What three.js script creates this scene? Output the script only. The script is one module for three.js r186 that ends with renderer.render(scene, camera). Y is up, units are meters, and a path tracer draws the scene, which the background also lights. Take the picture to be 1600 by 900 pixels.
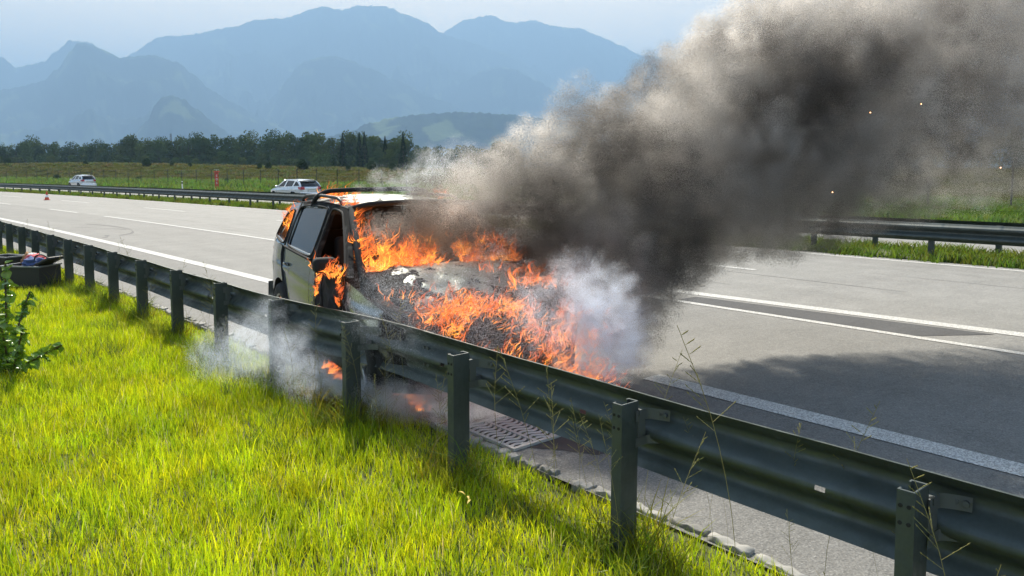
import * as THREE from 'three';
import { mergeGeometries, mergeVertices } from 'three/addons/utils/BufferGeometryUtils.js';
import { RoundedBoxGeometry } from 'three/addons/geometries/RoundedBoxGeometry.js';
import { TextGeometry } from 'three/addons/geometries/TextGeometry.js';
import { FontLoader } from 'three/addons/loaders/FontLoader.js';
import { createNoise2D, createNoise3D } from 'simplex-noise';

// ------------------------------------------------------------------ camera, sky, sun, exposure
const renderer = new THREE.WebGLRenderer();
renderer.toneMapping = THREE.LinearToneMapping;
renderer.toneMappingExposure = 3.8;
renderer.shadowMap.enabled = true;
const scene = new THREE.Scene();
const EYE = 1.84, FOCAL = 1200, HORIZON = 270, PITCH = 5 * Math.PI / 180, YAW = 41 * Math.PI / 180;
const FWD = [-Math.cos(YAW), -Math.sin(YAW)], RGT = [Math.sin(YAW), -Math.cos(YAW)];
const camera = new THREE.PerspectiveCamera(2 * Math.atan(450 / FOCAL) * 180 / Math.PI, 16 / 9, 0.1, 40000);
camera.position.set(0, EYE, 0);
camera.lookAt(FWD[0] * Math.cos(PITCH) * 10, EYE - Math.sin(PITCH) * 10, FWD[1] * Math.cos(PITCH) * 10);
camera.setViewOffset(1600, 900, 0, 450 - HORIZON - FOCAL * Math.tan(PITCH), 1600, 900);
scene.add(camera);

const SUN_RIGHT = -14 * Math.PI / 180, SUN_UP = 46 * Math.PI / 180;
const sunDir = new THREE.Vector3(
  (FWD[0] * Math.cos(SUN_RIGHT) + RGT[0] * Math.sin(SUN_RIGHT)) * Math.cos(SUN_UP), Math.sin(SUN_UP),
  (FWD[1] * Math.cos(SUN_RIGHT) + RGT[1] * Math.sin(SUN_RIGHT)) * Math.cos(SUN_UP));
{
  const W = 512, H = 256, data = new Float32Array(W * H * 4);
  for (let r = 0; r < H; r++) for (let c = 0; c < W; c++) {
    const el = ((r + 0.5) / H - 0.5) * Math.PI, az = ((c + 0.5) / W - 0.5) * 2 * Math.PI;
    const d = new THREE.Vector3(Math.cos(az) * Math.cos(el), Math.sin(el), Math.sin(az) * Math.cos(el));
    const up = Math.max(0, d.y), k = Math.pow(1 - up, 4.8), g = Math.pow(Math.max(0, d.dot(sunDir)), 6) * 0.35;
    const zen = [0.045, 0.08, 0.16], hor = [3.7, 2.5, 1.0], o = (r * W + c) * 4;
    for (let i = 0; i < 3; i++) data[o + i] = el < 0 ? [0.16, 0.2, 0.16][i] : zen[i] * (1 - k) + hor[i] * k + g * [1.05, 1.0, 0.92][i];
    data[o + 3] = 1;
  }
  const t = new THREE.DataTexture(data, W, H, THREE.RGBAFormat, THREE.FloatType);
  t.mapping = THREE.EquirectangularReflectionMapping; t.magFilter = THREE.LinearFilter; t.needsUpdate = true;
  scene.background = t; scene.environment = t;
}
const sun = new THREE.DirectionalLight(new THREE.Color().setRGB(1.0, 0.93, 0.80), 5.0);
sun.name = 'sun'; sun.position.copy(sunDir).multiplyScalar(60).add(new THREE.Vector3(-6, 0, -5)); sun.target.position.set(-6, 0, -5);
sun.castShadow = true; sun.shadow.mapSize.set(4096, 4096);
Object.assign(sun.shadow.camera, { left: -40, right: 40, top: 40, bottom: -40, near: 1, far: 150 });
scene.add(sun, sun.target);
scene.fog = new THREE.FogExp2(new THREE.Color().setRGB(0.38, 0.64, 1.0), 0.00025);

// ------------------------------------------------------------------ helpers
function rng(seed) { let s = seed >>> 0; return () => { s = (s + 0x6d2b79f5) | 0; let t = Math.imul(s ^ (s >>> 15), 1 | s); t = (t + Math.imul(t ^ (t >>> 7), 61 | t)) ^ t; return ((t ^ (t >>> 14)) >>> 0) / 4294967296; }; }
const R0 = rng(7);
const n3 = createNoise3D(rng(11)), n2 = createNoise2D(rng(12));
const fbm3 = (x, y, z, o = 4) => { let s = 0, a = 0.5; for (let i = 0; i < o; i++, a *= 0.5, x *= 2.03, y *= 2.03, z *= 2.03) s += a * n3(x, y, z); return s; };
const fbm2 = (x, y, o = 4) => { let s = 0, a = 0.5; for (let i = 0; i < o; i++, a *= 0.5, x *= 2.03, y *= 2.03) s += a * n2(x, y); return s; };
const lerp = (a, b, t) => a + (b - a) * t, clamp = (x, a = 0, b = 1) => Math.min(b, Math.max(a, x));
const sstep = (a, b, x) => { const t = clamp((x - a) / (b - a)); return t * t * (3 - 2 * t); };
const lin = (r, g, b) => new THREE.Color().setRGB(r, g, b);
const std = (r, g, b, rough = 0.8, metal = 0, more = {}) => new THREE.MeshStandardMaterial({ color: lin(r, g, b), roughness: rough, metalness: metal, side: THREE.DoubleSide, ...more });
const phys = (r, g, b, more = {}) => new THREE.MeshPhysicalMaterial({ color: lin(r, g, b), side: THREE.DoubleSide, ...more });
const taken = {};
function numbered(n) { const k = taken[n] = (taken[n] ?? -1) + 1; return k ? n + '_' + String(k).padStart(3, '0') : n; }
function tag(o, label, category, group, kind) { Object.assign(o.userData, { label, category }); if (group) o.userData.group = group; if (kind) o.userData.kind = kind; return o; }
function mesh(name, geo, mat, parent = scene) {
  const m = new THREE.Mesh(Array.isArray(geo) ? merge(geo) : geo, mat);
  m.name = parent === scene ? numbered(name) : name; m.castShadow = m.receiveShadow = true; parent.add(m); return m;
}
function thing(name, label, category, pos = [0, 0, 0], turn = 0, group) {
  const g = new THREE.Group(); g.name = numbered(name); g.position.set(...pos); g.rotation.y = turn; scene.add(g); return tag(g, label, category, group);
}
function structure(o, label, category) { o.userData.kind = 'structure'; if (label) o.userData.label = label; if (category) o.userData.category = category; return o; }
function copyOf(o, label) { const c = o.clone(); c.name = numbered(o.name.replace(/_\d{3}$/, '')); c.userData = { ...o.userData }; if (label) c.userData.label = label; scene.add(c); return c; }
function merge(list) {
  const keep = ['position', 'normal', 'uv'];
  list = list.map((g) => { g = g.index ? g.toNonIndexed() : g; for (const k of Object.keys(g.attributes)) if (!keep.includes(k)) g.deleteAttribute(k); if (!g.attributes.uv) g.setAttribute('uv', new THREE.BufferAttribute(new Float32Array(g.attributes.position.count * 2), 2)); if (!g.attributes.normal) g.computeVertexNormals(); return g; });
  return mergeGeometries(list);
}
// grid surface: f(u, v) -> [x, y, z]; uvf(u, v, p) -> [s, t]
function surf(nu, nv, f, uvf) {
  const pos = [], uv = [], idx = [];
  for (let j = 0; j <= nv; j++) for (let i = 0; i <= nu; i++) { const p = f(i / nu, j / nv); pos.push(...p); uv.push(...(uvf ? uvf(i / nu, j / nv, p) : [i / nu, j / nv])); }
  for (let j = 0; j < nv; j++) for (let i = 0; i < nu; i++) { const a = j * (nu + 1) + i, b = a + 1, c = a + nu + 1, d = c + 1; idx.push(a, b, d, a, d, c); }
  const g = new THREE.BufferGeometry();
  g.setAttribute('position', new THREE.Float32BufferAttribute(pos, 3)); g.setAttribute('uv', new THREE.Float32BufferAttribute(uv, 2)); g.setIndex(idx); g.computeVertexNormals(); return g;
}
function vcolor(g, f) {
  const p = g.attributes.position, c = new Float32Array(p.count * 3);
  for (let i = 0; i < p.count; i++) c.set(f(p.getX(i), p.getY(i), p.getZ(i), i), i * 3);
  g.setAttribute('color', new THREE.BufferAttribute(c, 3)); return g;
}
const box = (w, h, d, x = 0, y = 0, z = 0) => new THREE.BoxGeometry(w, h, d).translate(x, y, z);
const rbox = (w, h, d, x = 0, y = 0, z = 0, r = 0.01, s = 2) => new RoundedBoxGeometry(w, h, d, s, r).translate(x, y, z);
const tube = (pts, r, seg = 24, rad = 8, closed = false) => new THREE.TubeGeometry(new THREE.CatmullRomCurve3(pts.map((p) => new THREE.Vector3(...p)), closed), seg, r, rad, closed);
const cyl = (r1, r2, h, x = 0, y = 0, z = 0, n = 16) => new THREE.CylinderGeometry(r1, r2, h, n).translate(x, y, z);
// the road bends gently: a lane position (x, z0) in world coordinates
const bend = (x) => (x < -6 ? (x + 6) * (x + 6) / 1350 : 0), bendTurn = (x) => Math.atan2(-(x < -6 ? 2 * (x + 6) / 1350 : 0), 1);
// a point seen at depth d, a metres to the right of the view axis
const seen = (px, d) => [d * FWD[0] + (px - 800) / FOCAL * d * RGT[0], d * FWD[1] + (px - 800) / FOCAL * d * RGT[1]];
function noiseTex(size, f, srgb = false, rep = 1) {
  const d = new Uint8Array(size * size * 4);
  for (let y = 0; y < size; y++) for (let x = 0; x < size; x++) { const c = f(x / size, y / size), o = (y * size + x) * 4; for (let i = 0; i < 3; i++) d[o + i] = clamp((c.length ? c[i] : c), 0, 1) * 255; d[o + 3] = 255; }
  const t = new THREE.DataTexture(d, size, size); t.magFilter = THREE.LinearFilter; t.wrapS = t.wrapT = THREE.RepeatWrapping; t.repeat.set(rep, rep); t.needsUpdate = true;
  if (srgb) t.colorSpace = THREE.SRGBColorSpace; return t;
}
// noise that repeats over the unit square
const tile = (u, v, k, o = 3, seed = 0) => { let s = 0, a = 0.5; for (let i = 0; i < o; i++, a *= 0.55, k *= 2) { const A = u * 2 * Math.PI, B = v * 2 * Math.PI, r = k / (2 * Math.PI); s += a * (n3(Math.cos(A) * r + seed, Math.sin(A) * r, Math.cos(B) * r * 1.0 + 9 * seed) + n3(Math.sin(B) * r + seed, Math.sin(A) * r + 5, Math.cos(A) * r)) * 0.7; } return s; };

// ------------------------------------------------------------------ terrain and mountains
{
  const g = new THREE.PlaneGeometry(40000, 40000, 40, 40).rotateX(-Math.PI / 2).translate(0, -0.35, 0);
  structure(mesh('terrain', g, new THREE.MeshLambertMaterial({ color: lin(0.07, 0.1, 0.035) })), 'flat green valley floor reaching to the mountains', 'terrain');
}
const mountainMat = new THREE.MeshLambertMaterial({ vertexColors: true, side: THREE.DoubleSide });
function mountain(label, prof, dist, thick, seed) {
  const nu = Math.round((prof[prof.length - 1][0] - prof[0][0]) / 2.4), front = 52, back = 6;
  const crestAt = (px) => { let i = 0; while (i < prof.length - 2 && px > prof[i + 1][0]) i++; const [a, ya] = prof[i], [b, yb] = prof[i + 1]; const t = clamp((px - a) / (b - a)); return lerp(ya, yb, t * 0.5 + 0.5 * t * t * (3 - 2 * t)); };
  const g = surf(nu, front + back, (u, w) => {
    const px = lerp(prof[0][0], prof[prof.length - 1][0], u), row = w * (front + back);
    let hc = Math.max(-3, (HORIZON - crestAt(px)) / FOCAL * dist + EYE); const rough = (dist * 0.00115 * n2(px * 0.09, seed) + dist * 0.0007 * n2(px * 0.33, seed + 5)) * clamp(hc / 60);
    if (row < back) { const v = 1 - row / back, d = dist + thick * 0.8 * v, [x, z] = seen(px, d); return [x, (hc + rough) * (1 - v) - 4 * v, z]; }
    const v = (row - back) / front, d = dist - thick * v, [x, z] = seen(px, d);
    const spur = Math.abs(n2(x / 1500 + seed, z / 1500)) * 0.5 + Math.abs(n2(x / 640 + seed, z / 640)) * 0.24 + Math.abs(n2(x / 260, z / 260 + seed)) * 0.13 + Math.abs(n2(x / 110 + seed, z / 110)) * 0.06;
    return [x, Math.max(-4, hc * (Math.pow(1 - v, 1.15) - spur * Math.sin(Math.PI * Math.min(1, v * 1.15)) * 0.5) + rough * Math.pow(1 - v, 14)) - 2 * v, z];
  });
  vcolor(g, (x, y, z) => {
    const s = fbm2(x / 420 + seed, z / 420, 4), f = fbm2(x / 90, z / 90 + seed, 3), low = sstep(900, 100, y);
    const open = sstep(0.2, 0.27, s + 0.12 * f - 0.18 + 0.22 * low);
    const h = n2(x / 45, z / 45 + seed), a = [0.02 + 0.014 * f + 0.008 * h, 0.03 + 0.02 * f + 0.012 * h, 0.024 + 0.008 * h], b = [0.085, 0.11, 0.055];
    return a.map((c, i) => Math.max(0.004, lerp(c, b[i], open)));
  });
  structure(mesh('mountain', g, mountainMat), label, 'mountain');
}
mountain('broad forested massif with twin rounded tops', [[120, 255], [185, 130], [205, 92], [262, 62], [300, 60], [372, 48], [410, 36], [452, 34], [510, 17], [540, 22], [560, 16], [605, 16], [640, 30], [672, 42], [690, 57], [720, 66], [780, 85], [850, 120], [960, 180], [1060, 240]], 8200, 3600, 1.3);
mountain('long wooded ridge sloping down towards the smoke', [[640, 230], [690, 60], [703, 50], [730, 36], [765, 30], [800, 41], [835, 38], [862, 46], [905, 50], [935, 62], [968, 76], [1000, 90], [1045, 96], [1120, 110], [1300, 130], [1500, 150], [1800, 190]], 9300, 3200, 2.1);
mountain('pale far ridge beyond the wooded ridge', [[980, 110], [1035, 92], [1062, 80], [1105, 76], [1140, 72], [1180, 50], [1230, 62], [1300, 75], [1420, 60], [1560, 90], [1750, 130], [2000, 220]], 12500, 3500, 3.7);
mountain('pale distant crest behind the steep cliff', [[-420, 150], [-260, 95], [-120, 110], [0, 90], [20, 94], [34, 108], [60, 104], [80, 100], [100, 84], [122, 68], [150, 70], [175, 84], [210, 120], [280, 200]], 7400, 2000, 4.4);
mountain('steep mountain with a blunt cliff edge', [[-320, 250], [-150, 190], [-30, 150], [30, 140], [75, 130], [100, 112], [124, 82], [132, 72], [150, 73], [172, 82], [195, 93], [218, 92], [245, 90], [285, 100], [310, 120], [335, 142], [365, 160], [420, 190], [520, 250]], 5600, 2000, 5.9);
mountain('rounded forested foothill below the massif', [[380, 250], [430, 170], [450, 130], [475, 102], [500, 94], [522, 91], [548, 96], [580, 110], [620, 128], [680, 155], [760, 190], [880, 250]], 6300, 1700, 6.6);
mountain('foothill with pale meadows behind the smoke', [[640, 250], [700, 165], [725, 130], [752, 114], [778, 108], [805, 112], [840, 130], [880, 150], [940, 160], [1050, 185], [1250, 250]], 7000, 1800, 7.7);
mountain('small conical wooded hill in the valley', [[190, 250], [212, 212], [235, 190], [248, 166], [260, 154], [275, 151], [292, 156], [312, 172], [345, 198], [380, 225], [420, 250]], 4000, 900, 8.2);
mountain('long low wooded rise behind the trees', [[380, 262], [430, 235], [545, 208], [580, 193], [620, 184], [680, 178], [730, 176], [790, 180], [860, 188], [960, 195], [1100, 200], [1300, 205], [1600, 215], [1900, 240]], 3300, 900, 9.4);

// ------------------------------------------------------------------ roads, verges, embankment
const chips = Float32Array.from({ length: 400 * 400 }, () => R0());
const asphaltMap = noiseTex(1024, (u, v) => { const q = chips[Math.floor(v * 400) * 400 + Math.floor(u * 400)], g = (R0() - 0.5) * 0.16 + (q - 0.5) * 0.34 + (q > 0.96 ? 0.2 : 0); const l = tile(u, v, 5, 4, 2) * 0.1 + tile(u, v, 40, 2, 4) * 0.1; const c = 0.62 + g + l; return [c * 1.0, c * 0.99, c * 0.965]; }, false);
const asphaltBump = noiseTex(512, () => R0(), false);
function strip(z0, z1, xa, xb, y, nx, nz = 1, tileM = 3.1) {
  return surf(nx, nz, (u, v) => { const x = lerp(xa, xb, u), z = lerp(z0, z1, v); return [x, y, z + bend(x)]; }, (u, v, p) => [p[0] / tileM, (p[2] - bend(p[0])) / tileM]);
}
const roadMat = std(0.27, 0.266, 0.253, 0.86, 0, { map: asphaltMap, bumpMap: asphaltBump, bumpScale: 0.004, vertexColors: true });
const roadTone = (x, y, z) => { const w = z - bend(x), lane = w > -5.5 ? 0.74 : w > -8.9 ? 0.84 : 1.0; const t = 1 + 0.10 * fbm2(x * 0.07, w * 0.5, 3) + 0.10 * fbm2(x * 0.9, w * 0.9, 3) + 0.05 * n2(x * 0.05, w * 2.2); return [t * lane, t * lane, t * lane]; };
// the shoulder's edge is laid round the opening of the drain
const DRAIN = [-4.29, -3.75, -3.66, -3.28];
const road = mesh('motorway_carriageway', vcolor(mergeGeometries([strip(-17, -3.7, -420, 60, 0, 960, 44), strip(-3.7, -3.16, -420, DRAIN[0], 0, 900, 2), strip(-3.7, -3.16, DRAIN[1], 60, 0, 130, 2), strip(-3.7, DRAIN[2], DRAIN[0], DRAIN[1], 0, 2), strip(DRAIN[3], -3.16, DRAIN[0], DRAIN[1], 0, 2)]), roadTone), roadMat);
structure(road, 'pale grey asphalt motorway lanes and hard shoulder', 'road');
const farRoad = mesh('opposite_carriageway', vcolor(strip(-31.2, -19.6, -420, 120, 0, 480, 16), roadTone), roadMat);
structure(farRoad, 'pale asphalt of the opposite carriageway beyond the barrier', 'road');
const paintMap = noiseTex(512, (u, v) => { const d = Math.sin(tile(u, v, 30, 2, 3) * 11 + tile(v, u, 9, 1, 7) * 4); const w = d > 0.1 ? 0.95 : d > -0.12 ? 0.74 : 0.55; const c = w * (0.88 + 0.12 * R0()); return [c, c, c]; });
const paintBump = noiseTex(512, (u, v) => { const d = Math.sin(tile(u, v, 30, 2, 3) * 11 + tile(v, u, 9, 1, 7) * 4); return d > 0 ? 1 : 0.3; });
const paint = std(0.58, 0.57, 0.54, 0.85, 0, { map: paintMap, bumpMap: paintBump, bumpScale: 0.004 });
function marking(name, xa, xb, za, zb, w, y = 0.005, parent = road, k = 1) {
  const n = Math.max(2, Math.round(Math.abs(xb - xa) / 1.5));
  return mesh(name, surf(n, 1, (u, v) => { const x = lerp(xa, xb, u); return [x, y, lerp(za, zb, u) + (v - 0.5) * w + bend(x) * k]; }, (u, v, p) => [p[0] / 1.3, v * w / 1.3]), paint, parent);
}
marking('edge_line', -4.32, 20, -5.42, -5.42, 0.24);
marking('edge_line', -300, -7.4, -5.42, -5.42, 0.24);
marking('lane_line', -36, -6.2, -8.98, -8.98, 0.14);
marking('lane_line', -6.2, 14, -8.98, -9.0, 0.13);
marking('gore_line', -7.4, 14, -9.72, -11.2, 0.26);
for (let x = -40; x > -300; x -= 13) marking('lane_dash', x, x - 5, -8.98, -8.98, 0.15);
for (let x = -7.9; x > -300; x -= 15) marking('lane_dash', x, x - 5.5, -13.0, -13.0, 0.15);
marking('lane_dash', 7, 1.5, -13, -13, 0.15);
marking('median_edge_line', -300, 40, -16.6, -16.6, 0.15);
marking('edge_line', -300, 60, -20.3, -20.3, 0.15, 0.005, farRoad); marking('edge_line', -300, 60, -30.2, -30.2, 0.15, 0.005, farRoad);
for (let x = -10; x > -240; x -= 15) marking('lane_dash', x, x - 5.5, -25.2, -25.2, 0.15, 0.005, farRoad);
// a newer, darker asphalt wedge between the two lines, and rubber marks
const patchMat = std(0.085, 0.085, 0.088, 0.95, 0, { map: asphaltMap, bumpMap: asphaltBump, bumpScale: 0.004 });
mesh('asphalt_patch', surf(12, 1, (u, v) => { const x = lerp(-6.75, -2.9, u); return [x - (v ? 0 : 0.55 * u), 0.0035, lerp(-9.06, lerp(-9.5, -9.82, u), v)]; }, (u, v, p) => [p[0] / 3.1, p[2] / 3.1]), patchMat, road);
const rubber = std(0.05, 0.05, 0.05, 0.8, 0);
const skid = (pts, w) => { const c = new THREE.CatmullRomCurve3(pts.map(([x, z]) => new THREE.Vector3(x, 0.004, z + bend(x)))); return surf(24, 1, (u, v) => { const p = c.getPoint(u), t = c.getTangent(u), k = (v - 0.5) * w * (0.55 + 0.45 * Math.sin(u * 9)); return [p.x - t.z * k, 0.004, p.z + t.x * k]; }); };
mesh('rubber_mark', skid([[-31, -7.0], [-29, -7.35], [-27, -7.3], [-25.3, -6.85], [-24.6, -6.35]], 0.16), rubber, road);
mesh('rubber_mark', skid([[-29.5, -6.2], [-28.4, -6.75], [-27, -7.2]], 0.07), rubber, road);
mesh('rubber_mark', skid([[-24.9, -6.05], [-24.4, -5.95], [-24.0, -5.75]], 0.14), rubber, road);
for (let k = 0; k < 9; k++) { const z = -6.2 - R0() * 9, x = -40 + R0() * 28; mesh('crack_line', skid([[x, z], [x + 4, z + 0.05], [x + 9, z - 0.05], [x + 14, z + 0.1]], 0.02), rubber, road); }
// ash and spilled foam-free burn stain below the car
mesh('burn_stain', (() => { const s = new THREE.Shape(); for (let i = 0; i <= 40; i++) { const a = i / 40 * 2 * Math.PI, r = 1 + 0.22 * n2(Math.cos(a) * 1.5, Math.sin(a) * 1.5) + 0.08 * n2(Math.cos(a) * 6, Math.sin(a) * 6); const x = -5.0 + Math.cos(a) * 1.9 * r, z = -4.25 + Math.sin(a) * 0.98 * r; i ? s.lineTo(x, -z) : s.moveTo(x, -z); } return new THREE.ShapeGeometry(s).rotateX(-Math.PI / 2).translate(0, 0.003, 0); })(), std(0.025, 0.025, 0.027, 0.85), road);

const soilMap = noiseTex(512, (u, v) => { const t = tile(u, v, 6, 4, 1) * 0.35 + (R0() - 0.5) * 0.25; return [0.6 + t, 0.62 + t, 0.5 + t * 0.6]; });
const soil = std(0.09, 0.10, 0.035, 0.95, 0, { map: soilMap });
const vergeY = (x, z) => { const w = z - bend(x); return -0.03 + sstep(-2.4, 2.5, w) * 0.28 + 0.05 * fbm2(x * 0.6, z * 0.6, 2); };
{
  const g = surf(160, 40, (u, v) => { const x = lerp(-120, 30, Math.pow(u, 0.55)), z = lerp(-3.24, 14, v * v * 0.7 + 0.3 * v); return [x, vergeY(x, z + bend(x)), z + bend(x)]; }, (u, v, p) => [p[0] / 1.6, p[2] / 1.6]);
  structure(mesh('grass_verge', g, soil), 'grassy roadside bank on the near side of the barrier', 'verge');
  const m = strip(-19.7, -16.95, -420, 60, 0, 240, 8); const p = m.attributes.position;
  for (let i = 0; i < p.count; i++) { const w = p.getZ(i) - bend(p.getX(i)); p.setY(i, -0.05 + 0.1 * Math.sin(clamp((w + 19.7) / 2.75) * Math.PI)); } m.computeVertexNormals();
  structure(mesh('median_strip', m, soil), 'narrow grass strip under the central barrier', 'verge');
}
const crestH = (x) => lerp(2.1, 3.9, sstep(-70, -210, x));
const dikeY = (x, w) => { const c = crestH(x); if (w > -46) return -0.05 - 0.1 * sstep(-31, -36, w); if (w > -52) return lerp(0.25, -0.15, sstep(-52, -46, w)); if (w > -64) return lerp(c, 0.25, Math.pow((w + 64) / 12, 1.0)) + 0.12 * fbm2(x * 0.2, w * 0.3, 2); if (w > -69) return c; return lerp(c, -0.3, sstep(-69, -82, w)); };
{
  const dmap = noiseTex(512, (u, v) => { const t = tile(u, v, 5, 5, 8) * 0.22 + (R0() - 0.5) * 0.25; return [0.6 + t, 0.62 + t, 0.45 + t * 0.8]; });
  const g = surf(220, 60, (u, v) => { const x = lerp(-520, 60, Math.pow(u, 0.7)), w = lerp(-84, -31, v); return [x, dikeY(x, w), w + bend(x)]; }, (u, v, p) => [p[0] / 9, p[1] / 2 + p[2] / 9]);
  vcolor(g, (x, y, z) => { const w = z - bend(x), f = fbm2(x * 0.05, w * 0.25, 4), low = w > -47 ? 1 : 0; return low ? [0.75 + 0.2 * f, 1.15 + 0.2 * f, 0.45] : [1.05 + 0.35 * f, 0.98 + 0.25 * f, 0.75]; });
  structure(mesh('grass_embankment', g, new THREE.MeshLambertMaterial({ color: lin(0.062, 0.069, 0.027), map: dmap, vertexColors: true, side: THREE.DoubleSide })), 'grassy flood embankment behind the wire fence', 'embankment');
}
// crumbling pale edge stones between the shoulder and the grass
{
  const kerb = thing('kerb', 'row of pale crumbling edge stones along the hard shoulder', 'kerb'); kerb.userData.kind = 'structure';
  const geos = [0, 1, 2, 3, 4].map((k) => { const g = mergeVertices(new THREE.BoxGeometry(1, 0.07, 0.075, 6, 2, 3).deleteAttribute('normal').deleteAttribute('uv')), p = g.attributes.position; for (let i = 0; i < p.count; i++) { const x = p.getX(i), y = p.getY(i), z = p.getZ(i); p.setXYZ(i, x * (1 + 0.03 * n3(z * 9, y * 9, k)), y + 0.012 * n3(x * 6 + k, z * 9, 1), z + 0.009 * n3(x * 7, y * 9, k + 4)); } g.computeVertexNormals(); return g; });
  const mats = [std(0.27, 0.262, 0.24, 0.95), std(0.22, 0.213, 0.195, 0.95), std(0.17, 0.165, 0.15, 0.95)];
  const r = rng(31);
  for (let x = 3; x > -24;) { const L = 0.10 + r() * 0.2; x -= L; const m = mesh('edge_stone', geos[Math.floor(r() * 5)], mats[Math.floor(r() * 3)], kerb); const cx = x + L / 2; m.scale.set(L * (0.88 + 0.05 * r()), 1, 0.65 + 0.4 * r()); m.position.set(cx, -0.03 + 0.014 * r(), -3.2 + bend(cx) + (r() - 0.5) * 0.045); m.rotation.set((r() - 0.5) * 0.15, (r() - 0.5) * 0.12, (r() - 0.5) * 0.08); x -= 0.01 + (r() < 0.12 ? 0.12 : 0); }
}

// ------------------------------------------------------------------ guard rails
const steelMap = noiseTex(512, (u, v) => { const c = 0.8 + tile(u, v, 4, 4, 5) * 0.16 + tile(u, v, 60, 2, 3) * 0.1; return [c, c * 1.01, c]; });
const steelRough = noiseTex(256, (u, v) => { const c = 0.62 + tile(u, v, 8, 3, 6) * 0.35; return [c, c, c]; });
const steel = std(0.078, 0.095, 0.09, 0.8, 0.35, { map: steelMap, roughnessMap: steelRough });
const postSteel = std(0.07, 0.085, 0.083, 0.9, 0.3, { map: steelMap, roughnessMap: steelRough });
const darkSteel = std(0.12, 0.13, 0.13, 0.7, 0.5);
// profile of the beam seen in section: [towards the traffic, height above the beam's middle]
const PROFILE = [[0.004, 0.192], [0.022, 0.19], [0.03, 0.178], [0.052, 0.15], [0.083, 0.125], [0.088, 0.1], [0.08, 0.076], [0.048, 0.05], [0.018, 0.028], [0.004, 0.012], [0.002, -0.012], [0.018, -0.03], [0.048, -0.052], [0.08, -0.078], [0.088, -0.1], [0.083, -0.126], [0.052, -0.152], [0.03, -0.178], [0.022, -0.19]];
const profileCurve = new THREE.SplineCurve(PROFILE.map((p) => new THREE.Vector2(...p)));
function beamGeo(len, slots) {
  // rows along the profile, with two rows exactly at the slot's edges; a slot is a real opening
  const rows = []; for (let i = 0; i <= 44; i++) rows.push(profileCurve.getPoint(i / 44)); rows.push(new THREE.Vector2(0.0035, 0.0105), new THREE.Vector2(0.0035, -0.0105)); rows.sort((a, b) => b.y - a.y);
  const cols = new Set([0, len]); for (let x = 0; x < len; x += 0.33) cols.add(x); for (const s of slots) { cols.add(s - 0.022); cols.add(s + 0.022); }
  const xs = [...cols].sort((a, b) => a - b), pos = [], uv = [], idx = [];
  for (const p of rows) for (const x of xs) { pos.push(x, p.y, -p.x); uv.push(x / 1.1, (p.y + p.x) / 1.1); }
  const n = xs.length;
  for (let j = 0; j < rows.length - 1; j++) for (let i = 0; i < n - 1; i++) {
    const my = (rows[j].y + rows[j + 1].y) / 2, mx = (xs[i] + xs[i + 1]) / 2;
    if (Math.abs(my) < 0.0105 && slots.some((s) => Math.abs(mx - s) < 0.022)) continue;
    const a = j * n + i; idx.push(a, a + n, a + n + 1, a, a + n + 1, a + 1);
  }
  const g = new THREE.BufferGeometry(); g.setAttribute('position', new THREE.Float32BufferAttribute(pos, 3)); g.setAttribute('uv', new THREE.Float32BufferAttribute(uv, 2)); g.setIndex(idx); g.computeVertexNormals(); return g;
}
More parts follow.
